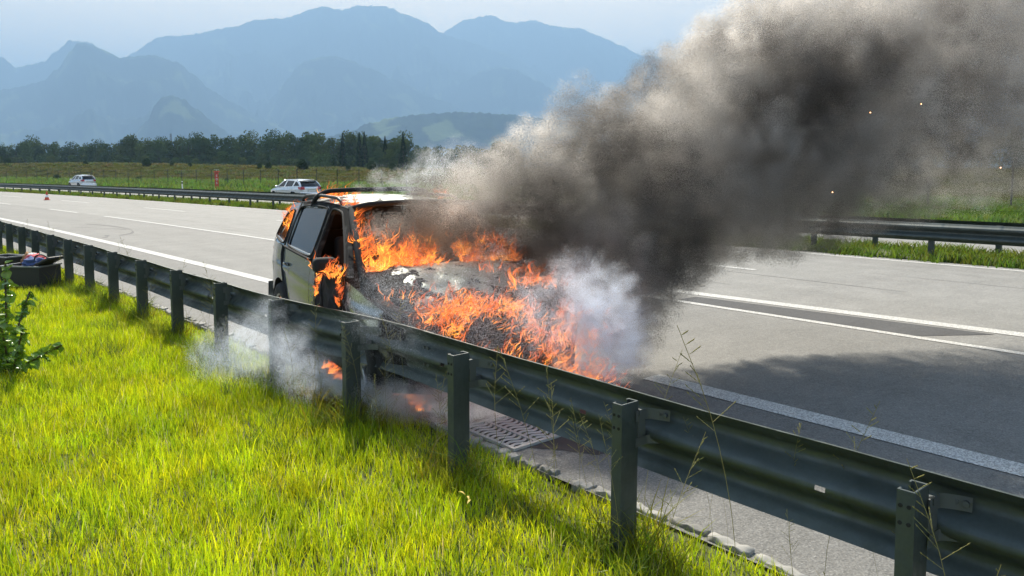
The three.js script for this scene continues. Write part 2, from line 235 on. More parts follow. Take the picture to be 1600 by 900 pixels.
// C-shaped post: web towards +x, open towards -x, with bolt holes in the flange
function postGeo(h, top) {
  const w = 0.058, d = 0.118, t = 0.006, s = new THREE.Shape();
  s.moveTo(0, 0); s.lineTo(w, 0); s.lineTo(w, d); s.lineTo(0, d); s.lineTo(0, d - 0.02); s.lineTo(t, d - 0.02); s.lineTo(t, d - t); s.lineTo(w - t, d - t); s.lineTo(w - t, t); s.lineTo(t, t); s.lineTo(t, 0.02); s.lineTo(0, 0.02); s.closePath();
  return new THREE.ExtrudeGeometry(s, { depth: h, bevelEnabled: true, bevelSize: 0.0015, bevelThickness: 0.0015, bevelSegments: 1 }).rotateX(-Math.PI / 2).translate(-w / 2, top - h, 0);
}
const scaleUV = (g, k) => { const u = g.attributes.uv; for (let i = 0; i < u.count; i++) u.setXY(i, u.getX(i) * k, u.getY(i) * k); return g; };
{
  const rail = thing('guard_rail', 'dark galvanised crash barrier along the hard shoulder beside the burning car', 'guard rail');
  const TOPY = 0.755, MID = TOPY - 0.19, SP = 1.325;
  const pg = scaleUV(postGeo(1.15, 0.745), 1), hole = new THREE.CylinderGeometry(0.0075, 0.0075, 0.004, 12).rotateX(Math.PI / 2), holeMat = std(0.012, 0.012, 0.012, 0.9);
  const plateG = merge([
    // strap bolted on the web, bending over to the beam
    surf(14, 1, (u, v) => { const a = u < 0.45 ? 0 : (u - 0.45) / 0.55; return [0.034 + 0.085 * a * a, 0.70 - 0.01 * a - v * 0.055, lerp(-0.10, -0.18, Math.min(1, u / 0.45)) - 0.075 * a]; }),
    surf(14, 1, (u, v) => { const a = u < 0.45 ? 0 : (u - 0.45) / 0.55; return [0.034 + 0.06 * a * a, 0.565 - v * 0.045, lerp(-0.10, -0.18, Math.min(1, u / 0.45)) - 0.06 * a]; }),
    surf(10, 1, (u, v) => [lerp(0.04, -0.14, u), lerp(0.71, 0.60, u) - v * 0.035, lerp(-0.12, -0.235, u)]),
    box(0.05, 0.12, 0.05, 0.01, 0.63, -0.145), box(0.03, 0.05, 0.09, 0.0, 0.56, -0.19)]);
  const bolt = new THREE.CylinderGeometry(0.012, 0.012, 0.012, 6).rotateX(Math.PI / 2);
  for (let n = -5; n < 34; n++) {
    const x = -1.035 - n * SP, z = -2.71 + bend(x);
    const p = mesh('post', pg, postSteel, rail); p.position.set(x, 0, z + (n > 2 ? -0.02 * Math.min(1, (n - 2) / 3) : 0)); p.rotation.set(0.012 * n2(n, 3), bendTurn(x), 0.014 * n2(n * 3, 1));
    if (n < 9) for (const [hx, hy] of [[-0.017, 0.69], [0.012, 0.69], [-0.017, 0.628], [0.012, 0.628]]) { const h = mesh('bolt_hole', hole, holeMat, p); h.position.set(hx, hy, 0.0022); }
    const b = mesh('bracket', plateG, darkSteel, rail); b.position.set(x, 0, z); b.rotation.y = bendTurn(x);
    if (n < 12) for (const dx of [0.07, 0.105]) { const m = mesh('bolt', bolt, darkSteel, b); m.position.set(dx, 0.668, -0.235); }
  }
  // the beam stands off its posts by the nose of the car and sags back against them farther along
  const dent = (x) => lerp(-0.045 * Math.exp(-((x + 4.4) ** 2) / 1.5), 0.05, sstep(-4.6, -7.2, x)), sag = (x) => -0.035 * sstep(-4.8, -7.5, x);
  const L = SP * 3;
  for (let k = -2; k < 11; k++) {
    const x1 = -0.35 - k * L, x0 = x1 - L;
    const slots = [0, 1, 2].map((i) => L - 1.1 - i * SP);
    const g = beamGeo(L + 0.1, slots), p = g.attributes.position;
    for (let i = 0; i < p.count; i++) { const wx = x0 + p.getX(i); p.setXYZ(i, wx, MID + p.getY(i) + sag(wx) + 0.006 * n2(wx * 0.5, 2), -2.905 - 0.008 * ((k & 1)) + p.getZ(i) + bend(wx) + dent(wx)); }
    g.computeVertexNormals();
    mesh('beam', g, steel, rail);
  }
  // end bolts at the overlaps
  for (let k = -1; k < 8; k++) { const x = -0.35 - k * L; for (const y of [0.1, -0.1]) for (const dx of [0.03, 0.08]) { const m = mesh('bolt', bolt, darkSteel, rail); m.position.set(x + dx - 0.1, MID + sag(x) + y * 0.6, -2.96 + bend(x) + dent(x)); } }
}
// two back-to-back rails in the median
function medianRail(label, z0, side) {
  const rail = thing('median_guard_rail', label, 'guard rail', [0, 0, 0], 0, null), L = 7.95;
  const pg = new THREE.BoxGeometry(0.11, 1.0, 0.075).translate(0, 0.2, 0);
  for (let k = -3; k < 30; k++) {
    const x1 = -k * L, x0 = x1 - L, g = beamGeo(L + 0.05, []), p = g.attributes.position;
    for (let i = 0; i < p.count; i++) { const wx = x0 + p.getX(i); p.setXYZ(i, wx, 0.575 + p.getY(i), z0 + bend(wx) + (p.getZ(i) * side) + (k & 1 ? 0.006 : 0)); }
    g.computeVertexNormals(); mesh('beam', g, steel, rail);
  }
  for (let x = 20; x > -190; x -= 2.65) { const p = mesh('post', pg, postSteel, rail); p.position.set(x + (side > 0 ? 0.9 : 0), 0, z0 + bend(x) - 0.06 * -side); p.rotation.y = bendTurn(x); }
}
medianRail('central crash barrier facing the lanes with the burning car', -17.55, -1);
medianRail('second central barrier facing the opposite carriageway', -18.95, 1);

// ------------------------------------------------------------------ drain grate in the shoulder
{
  const d = thing('drain_grate', 'cast iron drain grate with wavy bars set in the shoulder', 'drain', [-4.02, 0.004, -3.47]);
  const iron = std(0.40, 0.39, 0.37, 0.7, 0.2), concrete = std(0.24, 0.235, 0.22, 0.95);
  mesh('shade_floor', box(0.52, 0.02, 0.36, 0, -0.27, 0), std(0.05, 0.042, 0.03, 0.6), d);  // near-black floor colour paints in the shade at the bottom of the pit
  mesh('pit', [box(0.58, 0.02, 0.42, 0, -0.3, 0), box(0.02, 0.3, 0.42, 0.281, -0.155, 0), box(0.02, 0.3, 0.42, -0.281, -0.155, 0), box(0.54, 0.3, 0.02, 0, -0.155, 0.201), box(0.54, 0.3, 0.02, 0, -0.155, -0.201)], concrete, d);
  mesh('frame', [box(0.6, 0.018, 0.03, 0, 0.007, 0.205), box(0.6, 0.018, 0.03, 0, 0.007, -0.205), box(0.03, 0.018, 0.38, 0.285, 0.007, 0), box(0.03, 0.018, 0.38, -0.285, 0.007, 0)], iron, d);
  mesh('cross_bar', box(0.54, 0.02, 0.03, 0, 0.009, 0), iron, d);
  const wave = (z0, z1) => surf(12, 4, (u, v) => { const a = v * Math.PI * 2; return [0.018 * Math.sin(u * Math.PI * 2) + Math.cos(a) * 0.0165, 0.009 + Math.sin(a) * 0.009, lerp(z0, z1, u)]; });
  const g1 = wave(-0.19, -0.015), g2 = wave(0.015, 0.19);
  for (let k = 0; k < 10; k++) for (const g of [g1, g2]) { const b = mesh('bar', g, iron, d); b.position.x = -0.24 + k * 0.0533; }
}

// ------------------------------------------------------------------ cars (forward +x, right side +z, origin on the ground below the middle)
const rubberTyre = std(0.02, 0.02, 0.02, 0.9), alloy = std(0.45, 0.46, 0.47, 0.35, 0.8), blackPlastic = std(0.016, 0.016, 0.017, 0.55), charMat = std(0.014, 0.0135, 0.013, 0.92);
const darkGlass = phys(0.012, 0.014, 0.016, { roughness: 0.06, metalness: 0, specularIntensity: 0.55 });
const tintGlass = phys(0.02, 0.024, 0.027, { roughness: 0.08 });
const belt = (x) => 1.005 - 0.034 * x;
const hw = (x) => 0.9 - (x > 1.2 ? 0.24 * Math.pow((x - 1.2) / 0.97, 2.4) : 0) - (x < -1.4 ? 0.16 * Math.pow((-x - 1.4) / 0.75, 2.2) : 0);
const sideZ = (x, y) => { const b = belt(x), t = (y - 0.6) / (b - 0.6); return hw(x) * (y > 0.6 ? 1 - 0.035 * t * t : 1 - 0.05 * Math.pow((0.6 - y) / 0.38, 2)) + 0.012 * Math.exp(-(((y - (0.80 - 0.03 * x)) / 0.035) ** 2)) - 0.012 * Math.exp(-(((y - 0.42) / 0.07) ** 2)); };
const roofEdge = (x) => 1.5 + 0.035 * (1 - Math.pow((x + 0.55) / 1.0, 2)) * 1.0 - (x < -1.4 ? 0.05 * ((-x - 1.4) / 0.5) ** 2 : 0);
const sideG = (x, y) => sideZ(x, belt(x)) - 0.012 - (y - belt(x)) * 0.44;
const ARCH = 0.375, WHEELS = [1.34, -1.32];
const sill = (x, gap = 0) => { let y = 0.235; for (const w of WHEELS) if (Math.abs(x - w) < ARCH + gap) y = Math.max(y, 0.33 + Math.sqrt((ARCH + gap) ** 2 - (x - w) ** 2)); return y; };
const flipZ = (g) => { g = g.clone().scale(1, 1, -1); if (g.index) { const a = g.index.array; for (let i = 0; i < a.length; i += 3) { const t = a[i]; a[i] = a[i + 1]; a[i + 1] = t; } } else for (const k of Object.keys(g.attributes)) { const a = g.attributes[k], n = a.itemSize, v = a.array; for (let i = 0; i < a.count; i += 3) for (let q = 0; q < n; q++) { const t = v[i * n + q]; v[i * n + q] = v[(i + 1) * n + q]; v[(i + 1) * n + q] = t; } } g.computeVertexNormals(); return g; };
const carUV = (u, v, p) => [(p[0] + 2.3) / 4.6, p[1] / 1.8];
const topUV = (u, v, p) => [(p[0] + 2.3) / 4.6, (p[2] + 1) / 2];
function panel(xa, xb, topf, botf, nx = 28, ny = 14) { return surf(nx, ny, (u, v) => { const x = lerp(xa, xb, u), y = lerp(botf(x), topf(x), v); return [x, y, sideZ(x, y)]; }, carUV); }
function sideShape(outline, holes, depth, off) {
  const s = new THREE.Shape(outline.map((p) => new THREE.Vector2(...p))); for (const h of holes) s.holes.push(new THREE.Path(h.map((p) => new THREE.Vector2(...p))));
  const g = new THREE.ExtrudeGeometry(s, { depth, bevelEnabled: true, bevelSize: 0.006, bevelThickness: 0.006, bevelSegments: 1 }), p = g.attributes.position;
  for (let i = 0; i < p.count; i++) { const x = p.getX(i), y = p.getY(i); p.setZ(i, sideG(x, y) + off + p.getZ(i) - depth); g.attributes.uv.setXY(i, (x + 2.3) / 4.6, y / 1.8); } g.computeVertexNormals(); return g;
}
const round = (pts, r = 0.04, n = 4) => { const out = []; for (let i = 0; i < pts.length; i++) { const a = pts[(i + pts.length - 1) % pts.length], b = pts[i], c = pts[(i + 1) % pts.length]; const d = (p, q) => Math.hypot(q[0] - p[0], q[1] - p[1]); const ka = Math.min(r / d(a, b), 0.45), kc = Math.min(r / d(b, c), 0.45); const s = [lerp(b[0], a[0], ka), lerp(b[1], a[1], ka)], e = [lerp(b[0], c[0], kc), lerp(b[1], c[1], kc)]; for (let k = 0; k <= n; k++) { const t = k / n; out.push([lerp(lerp(s[0], b[0], t), lerp(b[0], e[0], t), t), lerp(lerp(s[1], b[1], t), lerp(b[1], e[1], t), t)]); } } return out; };
const HOLES = {
  quarter_window: round([[-1.93, 1.13], [-1.62, 1.385], [-1.34, 1.45], [-1.25, 1.085]], 0.06),
  rear_window: round([[-1.13, 1.08], [-1.185, 1.475], [-0.235, 1.497], [-0.17, 1.045]], 0.05),
  front_window: round([[-0.05, 1.04], [-0.11, 1.497], [0.22, 1.475], [0.86, 1.015]], 0.05),
};
function wheel(car, x, z, s) {
  const w = new THREE.Group(); w.name = 'wheel'; w.position.set(x, 0.325, z); car.add(w);
  const pr = [[0.2, -0.1], [0.27, -0.108], [0.305, -0.1], [0.322, -0.07], [0.326, 0], [0.322, 0.07], [0.305, 0.1], [0.27, 0.108], [0.2, 0.1]].map((p) => new THREE.Vector2(...p));
  mesh('tyre', new THREE.LatheGeometry(pr, 36).rotateX(Math.PI / 2), rubberTyre, w);
  const spokes = [new THREE.TorusGeometry(0.205, 0.016, 8, 32).translate(0, 0, 0.085 * s), new THREE.CylinderGeometry(0.2, 0.2, 0.02, 28).rotateX(Math.PI / 2).translate(0, 0, -0.02 * s), new THREE.CylinderGeometry(0.05, 0.055, 0.03, 16).rotateX(Math.PI / 2).translate(0, 0, 0.075 * s)];
  for (let k = 0; k < 5; k++) spokes.push(rbox(0.045, 0.17, 0.022, 0, 0.115, 0.075 * s, 0.008).rotateZ(k * 2 * Math.PI / 5));
  mesh('rim', spokes, alloy, w);
}
function buildCar(name, label, { side, top, burnt }, group) {
  const car = thing(name, label, 'car', [0, 0, 0], 0, group);
  const both = (part, g, mat, f) => { for (const s of [1, -1]) { const m = mesh(part, s > 0 ? g : flipZ(g), mat, car); if (f) f(m, s, g); } };
  const gap = 0.012;
  both('front_wing', panel(0.93 + gap, 1.97, (x) => belt(x) - 0.03 - 0.22 * Math.pow(Math.max(0, x - 0.95), 1.6) * 0.75, (x) => sill(x)), side);
  both('front_door', panel(-0.11, 0.93 - gap, (x) => belt(x), (x) => Math.max(0.25, sill(x, 0.03))), side, (m, s) => {
    if (!burnt || s < 0) mesh('handle', rbox(0.19, 0.03, 0.03, 0.05, 0.86, s * (sideZ(0.05, 0.86) + 0.016), 0.012), side, m);
  });
  both('rear_door', panel(-1.16, -0.11 - gap, (x) => belt(x), (x) => Math.max(0.25, sill(x, 0.06)), 36, 14), side, (m, s) => { mesh('handle', rbox(0.19, 0.03, 0.03, -0.97, 0.89, s * (sideZ(-0.97, 0.89) + 0.016), 0.012), side, m); });
  both('rear_quarter', panel(-2.06, -1.16 - gap * 2.2, (x) => belt(x) + 0.02 * sstep(-1.2, -1.4, x), (x) => Math.max(sill(x), x < -1.75 ? 0.36 : 0), 32, 14), side);
  both('sill_trim', surf(20, 4, (u, v) => { const x = lerp(-0.93, 0.95, u); return [x, lerp(0.15, 0.25, v), sideZ(x, 0.25) - 0.01 + 0.02 * Math.sin(v * Math.PI)]; }), blackPlastic);
  // arch liners
  for (const w of WHEELS) both('arch_liner', surf(20, 2, (u, v) => { const a = lerp(-0.25, Math.PI + 0.25, u), r = ARCH + 0.002; return [w + Math.cos(a) * r, 0.33 + Math.sin(a) * r, lerp(sideZ(w, 0.6) - 0.012, 0.55, v)]; }), blackPlastic);
  // greenhouse
  const rl = []; for (let i = 0; i <= 14; i++) { const x = lerp(0.3, -1.60, i / 14); rl.push([x, roofEdge(x)]); } rl.push([-1.74, 1.40], [-1.90, 1.26]);
  const bl = []; for (let i = 0; i <= 12; i++) { const x = lerp(-2.05, 1.0, i / 12); bl.push([x, belt(x) + 0.004]); }
  both('window_frame', sideShape([...rl, ...bl], Object.values(HOLES), 0.035, 0), side);
  for (const [k, h] of Object.entries(HOLES)) {
    const cx = h.reduce((a, p) => a + p[0], 0) / h.length, cy = h.reduce((a, p) => a + p[1], 0) / h.length, sh = h.map((p) => [cx + (p[0] - cx) * 1.01, cy + (p[1] - cy) * 1.01]);
    for (const s of [1, -1]) {
      if (burnt && s > 0 && k !== 'rear_window') continue;       // these panes have burst in the heat
      const g = sideShape(sh, [], 0.006, -0.012); mesh(k === 'quarter_window' ? 'quarter_pane' : k.replace('window', 'pane'), s > 0 ? g : flipZ(g), darkGlass, car);
    }
    if (burnt) { const fr = tube(h.filter((_, i) => i % 2 === 0).map(([x, y]) => [x, y, sideG(x, y) + 0.008]), 0.011, 60, 6, true); mesh('window_seal', fr, charMat, car); }
  }
  const roofY = (x, z) => roofEdge(x) + 0.004 + 0.08 * (1 - (z / 0.66) ** 2) * sstep(0.6, -0.2, x) * (1 - 0.4 * sstep(-1.0, -1.64, x));
  const roofHW = (x) => sideG(x, roofEdge(x)) + 0.004;
  const roofG = surf(30, 24, (u, v) => { const x = lerp(0.32, -1.64, u), z = lerp(-1, 1, v) * roofHW(x); return [x, roofY(x, z), z]; }, topUV);
  mesh('roof', roofG, top, car);
  both('roof_rail', tube([[0.05, 1.53, 0.6], [-0.02, 1.585, 0.61], [-0.3, 1.605, 0.615], [-1.05, 1.6, 0.605], [-1.36, 1.57, 0.595], [-1.44, 1.52, 0.585]], 0.016, 40, 8), blackPlastic);
  both('a_pillar', tube([[1.02, belt(1) - 0.01, 0.745], [0.75, 1.2, 0.70], [0.45, 1.405, 0.635], [0.28, 1.505, 0.60]], burnt ? 0.034 : 0.03, 24, 8), burnt ? charMat : side);
  mesh('windscreen_header', tube([[0.28, 1.505, 0.61], [0.31, 1.545, 0.45], [0.33, 1.562, 0], [0.31, 1.545, -0.45], [0.28, 1.505, -0.61]], 0.026, 40, 8), burnt ? charMat : side, car);
  mesh('cowl', surf(24, 6, (u, v) => { const z = lerp(-0.76, 0.76, u); return [lerp(1.06, 0.9, v) - 0.10 * (z / 0.76) ** 2 * 0.5 + 0.03, 0.985 + 0.03 * Math.sin(v * Math.PI) + 0.03 * (1 - (z / 0.76) ** 2), z]; }), blackPlastic, car);
  if (!burnt) mesh('windscreen', surf(16, 10, (u, v) => { const z = lerp(-1, 1, u) * lerp(0.73, 0.59, v); return [lerp(1.03, 0.31, v) + 0.1 * (1 - (lerp(-1, 1, u)) ** 2) * (1 - v), lerp(1.0, 1.53, v) + 0.02, z]; }), darkGlass, car);
  // bonnet and front
  const hoodY = (x, z) => lerp(1.025, 0.80, Math.pow((x - 1.0) / 0.98, 1.7)) + 0.045 * (1 - (z / 0.75) ** 2) + 0.02 * Math.exp(-(((Math.abs(z) - 0.45) / 0.07) ** 2));
  mesh('bonnet', surf(26, 36, (u, v) => { const s = lerp(-1, 1, v), x0 = lerp(1.0, 2.0, u), x = x0 - 0.20 * u * s * s * s * s - 0.1 * u * s * s, z = s * lerp(0.755, 0.66, u * u); let y = hoodY(Math.min(x0, 1.98), z) - 0.02 * Math.abs(s) ** 8; if (burnt) y += 0.014 * n2(x * 5, z * 5) * u - 0.01; return [x, y, z]; }, topUV), top, car);
  const noseX = (s, y) => 2.14 - 0.32 * Math.pow(Math.abs(s), 2.6) - 0.12 * Math.pow(Math.max(0, (y - 0.45) / 0.4), 2) - 0.08 * Math.max(0, 0.4 - y);
  const nose = surf(30, 14, (u, v) => { const s = lerp(-1, 1, u), y = lerp(0.2, 0.79, v); return [noseX(s, y), y, s * lerp(0.80, 0.72, v)]; }, carUV);
  mesh('front_bumper', nose, burnt ? charMat : side, car);
  both('headlight', surf(14, 8, (u, v) => { const s = lerp(0.52, 0.98, u), y = lerp(0.64, 0.79, v) - 0.02 * (1 - u); return [noseX(s, y) + 0.012 - 0.08 * u, y, s * lerp(0.79, 0.75, v)]; }), burnt ? charMat : phys(0.6, 0.62, 0.64, { roughness: 0.08, metalness: 0.4, clearcoat: 1 }));
  const gr = mesh('grille', surf(10, 4, (u, v) => { const s = lerp(-0.42, 0.42, u), y = lerp(0.52, 0.70, v); return [noseX(s, y) + 0.01, y, s * 0.78]; }), charMat, car);
  for (let k = 0; k < 4; k++) { const y = 0.55 + k * 0.042; mesh('grille_bar', tube([[noseX(-0.42, y) + 0.018, y, -0.33], [noseX(0, y) + 0.02, y, 0], [noseX(0.42, y) + 0.018, y, 0.33]], 0.008, 12, 6), burnt ? charMat : alloy, gr); }
  mesh('number_plate', rbox(0.012, 0.11, 0.5, 2.155, 0.42, 0, 0.004), burnt ? charMat : std(0.6, 0.6, 0.58, 0.5), car);
  // rear
  const tailX = (s, y) => -2.17 + 0.2 * Math.pow(Math.abs(s), 2.6) + (y > 0.98 ? (y - 0.98) * 0.62 + 0.75 * (y - 0.98) ** 2 : 0) + (y < 0.6 ? -0.015 : 0);
  const tw = (y) => (y < 1.02 ? lerp(0.80, 0.79, y) : lerp(0.79, 0.58, (y - 1.02) / 0.48));
  mesh('tailgate', surf(28, 22, (u, v) => { const s = lerp(-1, 1, u), y = lerp(0.58, 1.5, v); return [tailX(s, y), y, s * tw(y)]; }, carUV), side, car);
  mesh('rear_bumper', surf(28, 10, (u, v) => { const s = lerp(-1, 1, u), y = lerp(0.24, 0.575, v); return [tailX(s, y) - 0.05 - 0.02 * Math.sin(v * 3), y, s * 0.86]; }, carUV), side, car);
  mesh('rear_screen', surf(20, 8, (u, v) => { const s = lerp(-0.86, 0.86, u), y = lerp(1.06, 1.42, v); return [tailX(s, y) - 0.012, y, s * tw(y)]; }), darkGlass, car);
  mesh('rear_spoiler', surf(20, 4, (u, v) => { const s = lerp(-1, 1, u); return [lerp(-1.6, -1.86, v) + 0.1 * s * s, 1.515 + 0.055 * (1 - s * s) - 0.03 * v, s * 0.57]; }), side, car);
  const lampMat = phys(0.42, 0.03, 0.035, { roughness: 0.15, clearcoat: 1 });
  both('tail_light', surf(10, 10, (u, v) => { const s = lerp(0.62, 1.0, u), y = lerp(0.84, 1.05, v); return [tailX(s, y) - 0.018 + 0.01 * u, y, s * tw(y) + 0.006]; }), lampMat);
  both('tail_light_wrap', surf(8, 8, (u, v) => { const x = lerp(-1.82, -2.05, u) - 0.10 * (1 - u) * (1 - v), y = lerp(0.86, 1.045, v); return [x, y, sideZ(x, y) + 0.006]; }), lampMat);
  mesh('number_plate', rbox(0.012, 0.11, 0.5, -2.19, 0.74, 0, 0.004), std(0.6, 0.6, 0.58, 0.5), car);
  // cabin
  mesh('underbody', [box(3.95, 0.35, 1.5, -0.08, 0.4, 0), box(0.75, 0.35, 1.35, 1.45, 0.6, 0)], blackPlastic, car);
  mesh('dashboard', rbox(0.35, 0.22, 1.35, 0.85, 0.88, 0, 0.06), charMat, car);
  for (const [x, z] of [[-0.12, 0.37], [-0.12, -0.37], [-1.05, 0.36], [-1.05, -0.36]]) { const s = mesh('seat', [rbox(0.5, 0.16, 0.5, x + 0.2, 0.62, z, 0.05), rbox(0.14, 0.6, 0.48, x - 0.08, 0.92, z, 0.05).rotateZ(0)], charMat, car); mesh('headrest', rbox(0.1, 0.17, 0.26, x - 0.12, 1.3, z, 0.04), charMat, s); }
  both('wing_mirror', mergeGeometries([rbox(0.12, 0.13, 0.2, 0.72, 1.06, 0.98, 0.045, 3), rbox(0.06, 0.04, 0.12, 0.72, 1.0, 0.87, 0.015)].map((g) => (g.index ? g.toNonIndexed() : g))), burnt ? charMat : side);
  for (const x of WHEELS) for (const s of [1, -1]) wheel(car, x, s * 0.80, s);
  return car;
}
// soot and blistered paint: outlines taken from the photograph's burnt areas, in the car's own axes
const toSRGB = (c) => (c < 0.0031308 ? c * 12.92 : 1.055 * Math.pow(c, 1 / 2.4) - 0.055);
function paintMaps(paintC, burnt, fn, gloss = 0.13) {
  const W = 1024, H = 512, c = new Uint8Array(W * H * 4), r = new Uint8Array(W * H * 4);
  for (let j = 0; j < H; j++) for (let i = 0; i < W; i++) {
    const o = (j * W + i) * 4, k = burnt ? fn(i / W * 4.6 - 2.3, j / H) : 0, ash = burnt ? clamp(fbm2(i * 0.02, j * 0.02, 3) * 1.6) * k : 0;
    const dirt = 1 - 0.14 * clamp(fbm2(i * 0.013, j * 0.03, 4) + 0.3);
    for (let q = 0; q < 3; q++) { c[o + q] = 255 * toSRGB(clamp(lerp(paintC[q] * dirt, [0.013, 0.012, 0.012][q] + 0.10 * ash * ash, k))); r[o + q] = 255 * lerp(gloss + 0.1 * (1 - dirt), 0.93, k); }
    c[o + 3] = r[o + 3] = 255;
  }
  const a = new THREE.DataTexture(c, W, H), b = new THREE.DataTexture(r, W, H); for (const t of [a, b]) { t.magFilter = THREE.LinearFilter; t.needsUpdate = true; } a.colorSpace = THREE.SRGBColorSpace; return [a, b];
}
const carBody = (maps) => phys(1, 1, 1, { map: maps[0], roughnessMap: maps[1], roughness: 1, metalness: 0.55, clearcoat: 0 });
const CAR_POS = [-6.45, 0, -4.15], CAR_TURN = -0.196;
const silver = [0.30, 0.315, 0.315];
const sideBurn = (x, v) => { const y = v * 1.8, n = 0.16 * fbm2(x * 4, y * 4, 4) + 0.05 * fbm2(x * 14, y * 14, 3);
  const door = sstep(-0.02, 0.06, x - 0.10 + n * 1.3 + (0.95 - y) * 0.3) * sstep(0.06, -0.04, x - 1.02 + n);
  const wing = sstep(0.10, 0.2, n + 0.02 + 0.25 * Math.sin(x * 5.3 + y * 4)) * sstep(0.95, 1.1, x) ; const nose = sstep(1.62, 1.75, x + n);
  const top = Math.max(sstep(0.97, 1.0, y + n * 0.2) * sstep(-0.32, -0.2, x + n * 0.3), sstep(1.475, 1.5, y + n * 0.25) * sstep(-1.3, -1.1, x), sstep(1.0, 1.02, y) * sstep(0.09, 0.07, Math.abs(x + 1.22) + (y - 1.05) * 0.02 + 0.04)); return clamp(Math.max(door, wing, nose, top)); };
const topBurn = (x, v) => { const z = v * 2 - 1, n = 0.2 * fbm2(x * 4 + 9, z * 4, 4) + 0.07 * fbm2(x * 15, z * 15, 3);
  if (x < 0.5) return clamp(Math.max(sstep(0.42, 0.5, z + n * 0.9 + 0.1 * Math.sin(x * 9)), sstep(0.02, 0.10, n)) * 0.92);
  return clamp(Math.max(sstep(1.72, 1.8, x + n), sstep(0.42, 0.5, z + n * 1.5), sstep(0.06, 0.11, n), sstep(1.06, 1.02, x + n * 0.3))); };
{
  const car = buildCar('burning_car', 'silver grey hatchback on fire, nose against the crash barrier', { side: carBody(paintMaps(silver, true, sideBurn)), top: carBody(paintMaps([0.15, 0.165, 0.15], true, topBurn, 0.45)), burnt: true });
  car.position.set(...CAR_POS); car.rotation.y = CAR_TURN;
  // scorched roof crossbar that curves down on to the door frame
  mesh('roof_crossbar', tube([[-0.80, 1.50, 0.655], [-0.74, 1.58, 0.635], [-0.64, 1.645, 0.56], [-0.58, 1.662, 0.42], [-0.56, 1.668, 0], [-0.58, 1.662, -0.42], [-0.64, 1.62, -0.56], [-0.7, 1.54, -0.6]], 0.024, 60, 8), charMat, car);
  mesh('door_seal', tube([[-1.19, 1.06, 0.868], [-1.2, 0.98, 0.883], [-1.165, 0.84, 0.893], [-1.08, 0.70, 0.9], [-0.99, 0.6, 0.895], [-0.94, 0.48, 0.88]], 0.019, 30, 8), charMat, car);
  mesh('belt_trim', tube([[-1.2, 1.055, 0.862], [-0.6, 1.03, 0.868], [-0.15, 1.012, 0.868]], 0.014, 20, 6), charMat, car);
  // melted mirror and door skin hanging down
  const melt = surf(16, 22, (u, v) => { const x = lerp(0.30, 0.92, u), y = lerp(1.06, 0.36 + 0.14 * Math.abs(n2(u * 5, 1)), v); return [x + 0.03 * n2(u * 4, v * 3), y, sideZ(x, Math.min(y, belt(x))) + 0.014 + 0.05 * Math.max(0, n2(u * 3.2, v * 2.2 + 4)) + 0.035 * (1 - v) * Math.sin(u * Math.PI)]; });
  mesh('melted_door_skin', melt, charMat, car);
  mesh('loose_cable', tube([[0.55, 1.0, 0.93], [0.57, 0.86, 0.97], [0.56, 0.7, 0.96], [0.58, 0.55, 0.95]], 0.006, 16, 5), charMat, car);
}
{
  const white = carBody(paintMaps([0.78, 0.79, 0.8], false));
  const car = buildCar('white_car', 'white hatchback driving away on the opposite carriageway, beside the burning car', { side: white, top: white, burnt: false }, 'white cars driving away');
  const far = copyOf(car, 'white hatchback driving away, far along the opposite carriageway beyond the cone');
  for (const [c, px, d] of [[car, 462, 52], [far, 130, 91]]) { const [x, z] = seen(px, d); c.position.set(x, 0.004, z); c.rotation.y = Math.PI + bendTurn(x); }
  car.scale.y = 0.88;
}

// ------------------------------------------------------------------ small things by the road
{
  const [x, z] = seen(74, 52), c = thing('traffic_cone', 'orange traffic cone with a white band on the carriageway', 'cone', [x, 0.006, z]);
  const orange = std(0.62, 0.09, 0.03, 0.6);
  mesh('base', rbox(0.36, 0.035, 0.36, 0, 0.0175, 0, 0.012), orange, c);
  mesh('body', new THREE.LatheGeometry([[0.14, 0.035], [0.105, 0.2], [0.06, 0.42], [0.03, 0.57], [0.02, 0.58], [0, 0.58]].map((p) => new THREE.Vector2(...p)), 28), orange, c);
  mesh('reflective_band', new THREE.LatheGeometry([[0.112, 0.19], [0.0765, 0.35]].map((p) => new THREE.Vector2(...p)), 28), std(0.8, 0.8, 0.8, 0.5), c);
}
{
  const font = await new FontLoader().loadAsync('fonts/droid/droid_sans_bold.typeface.json');
  const [x, z] = seen(340, 82), s = thing('emergency_phone', 'tall red emergency call post lettered SOS beside the far verge', 'emergency phone', [x, 0, z]);
  const red = std(0.55, 0.05, 0.025, 0.5), white = std(0.8, 0.8, 0.8, 0.5);
  s.rotation.y = Math.atan2(-x, -z);
  mesh('column', rbox(0.38, 1.85, 0.34, 0, 0.925, 0, 0.04), red, s);
  mesh('head', new THREE.CylinderGeometry(0.27, 0.3, 0.14, 6).rotateY(0.52).scale(1, 1, 0.7).translate(0, 1.95, 0), red, s);
  mesh('solar_panel', rbox(0.55, 0.03, 0.4, 0, 2.18, 0, 0.01).rotateX(0), std(0.35, 0.4, 0.5, 0.2), s);
  mesh('panel_bracket', cyl(0.03, 0.03, 0.18, 0, 2.09, 0), white, s);
  ['S', 'O', 'S'].forEach((t, i) => { const g = new TextGeometry(t, { font, size: 0.22, depth: 0.008, curveSegments: 6 }); g.computeBoundingBox(); const b = g.boundingBox; g.translate(-(b.min.x + b.max.x) / 2, 1.42 - i * 0.38, 0.172); mesh('letter', g, white, s); });
}
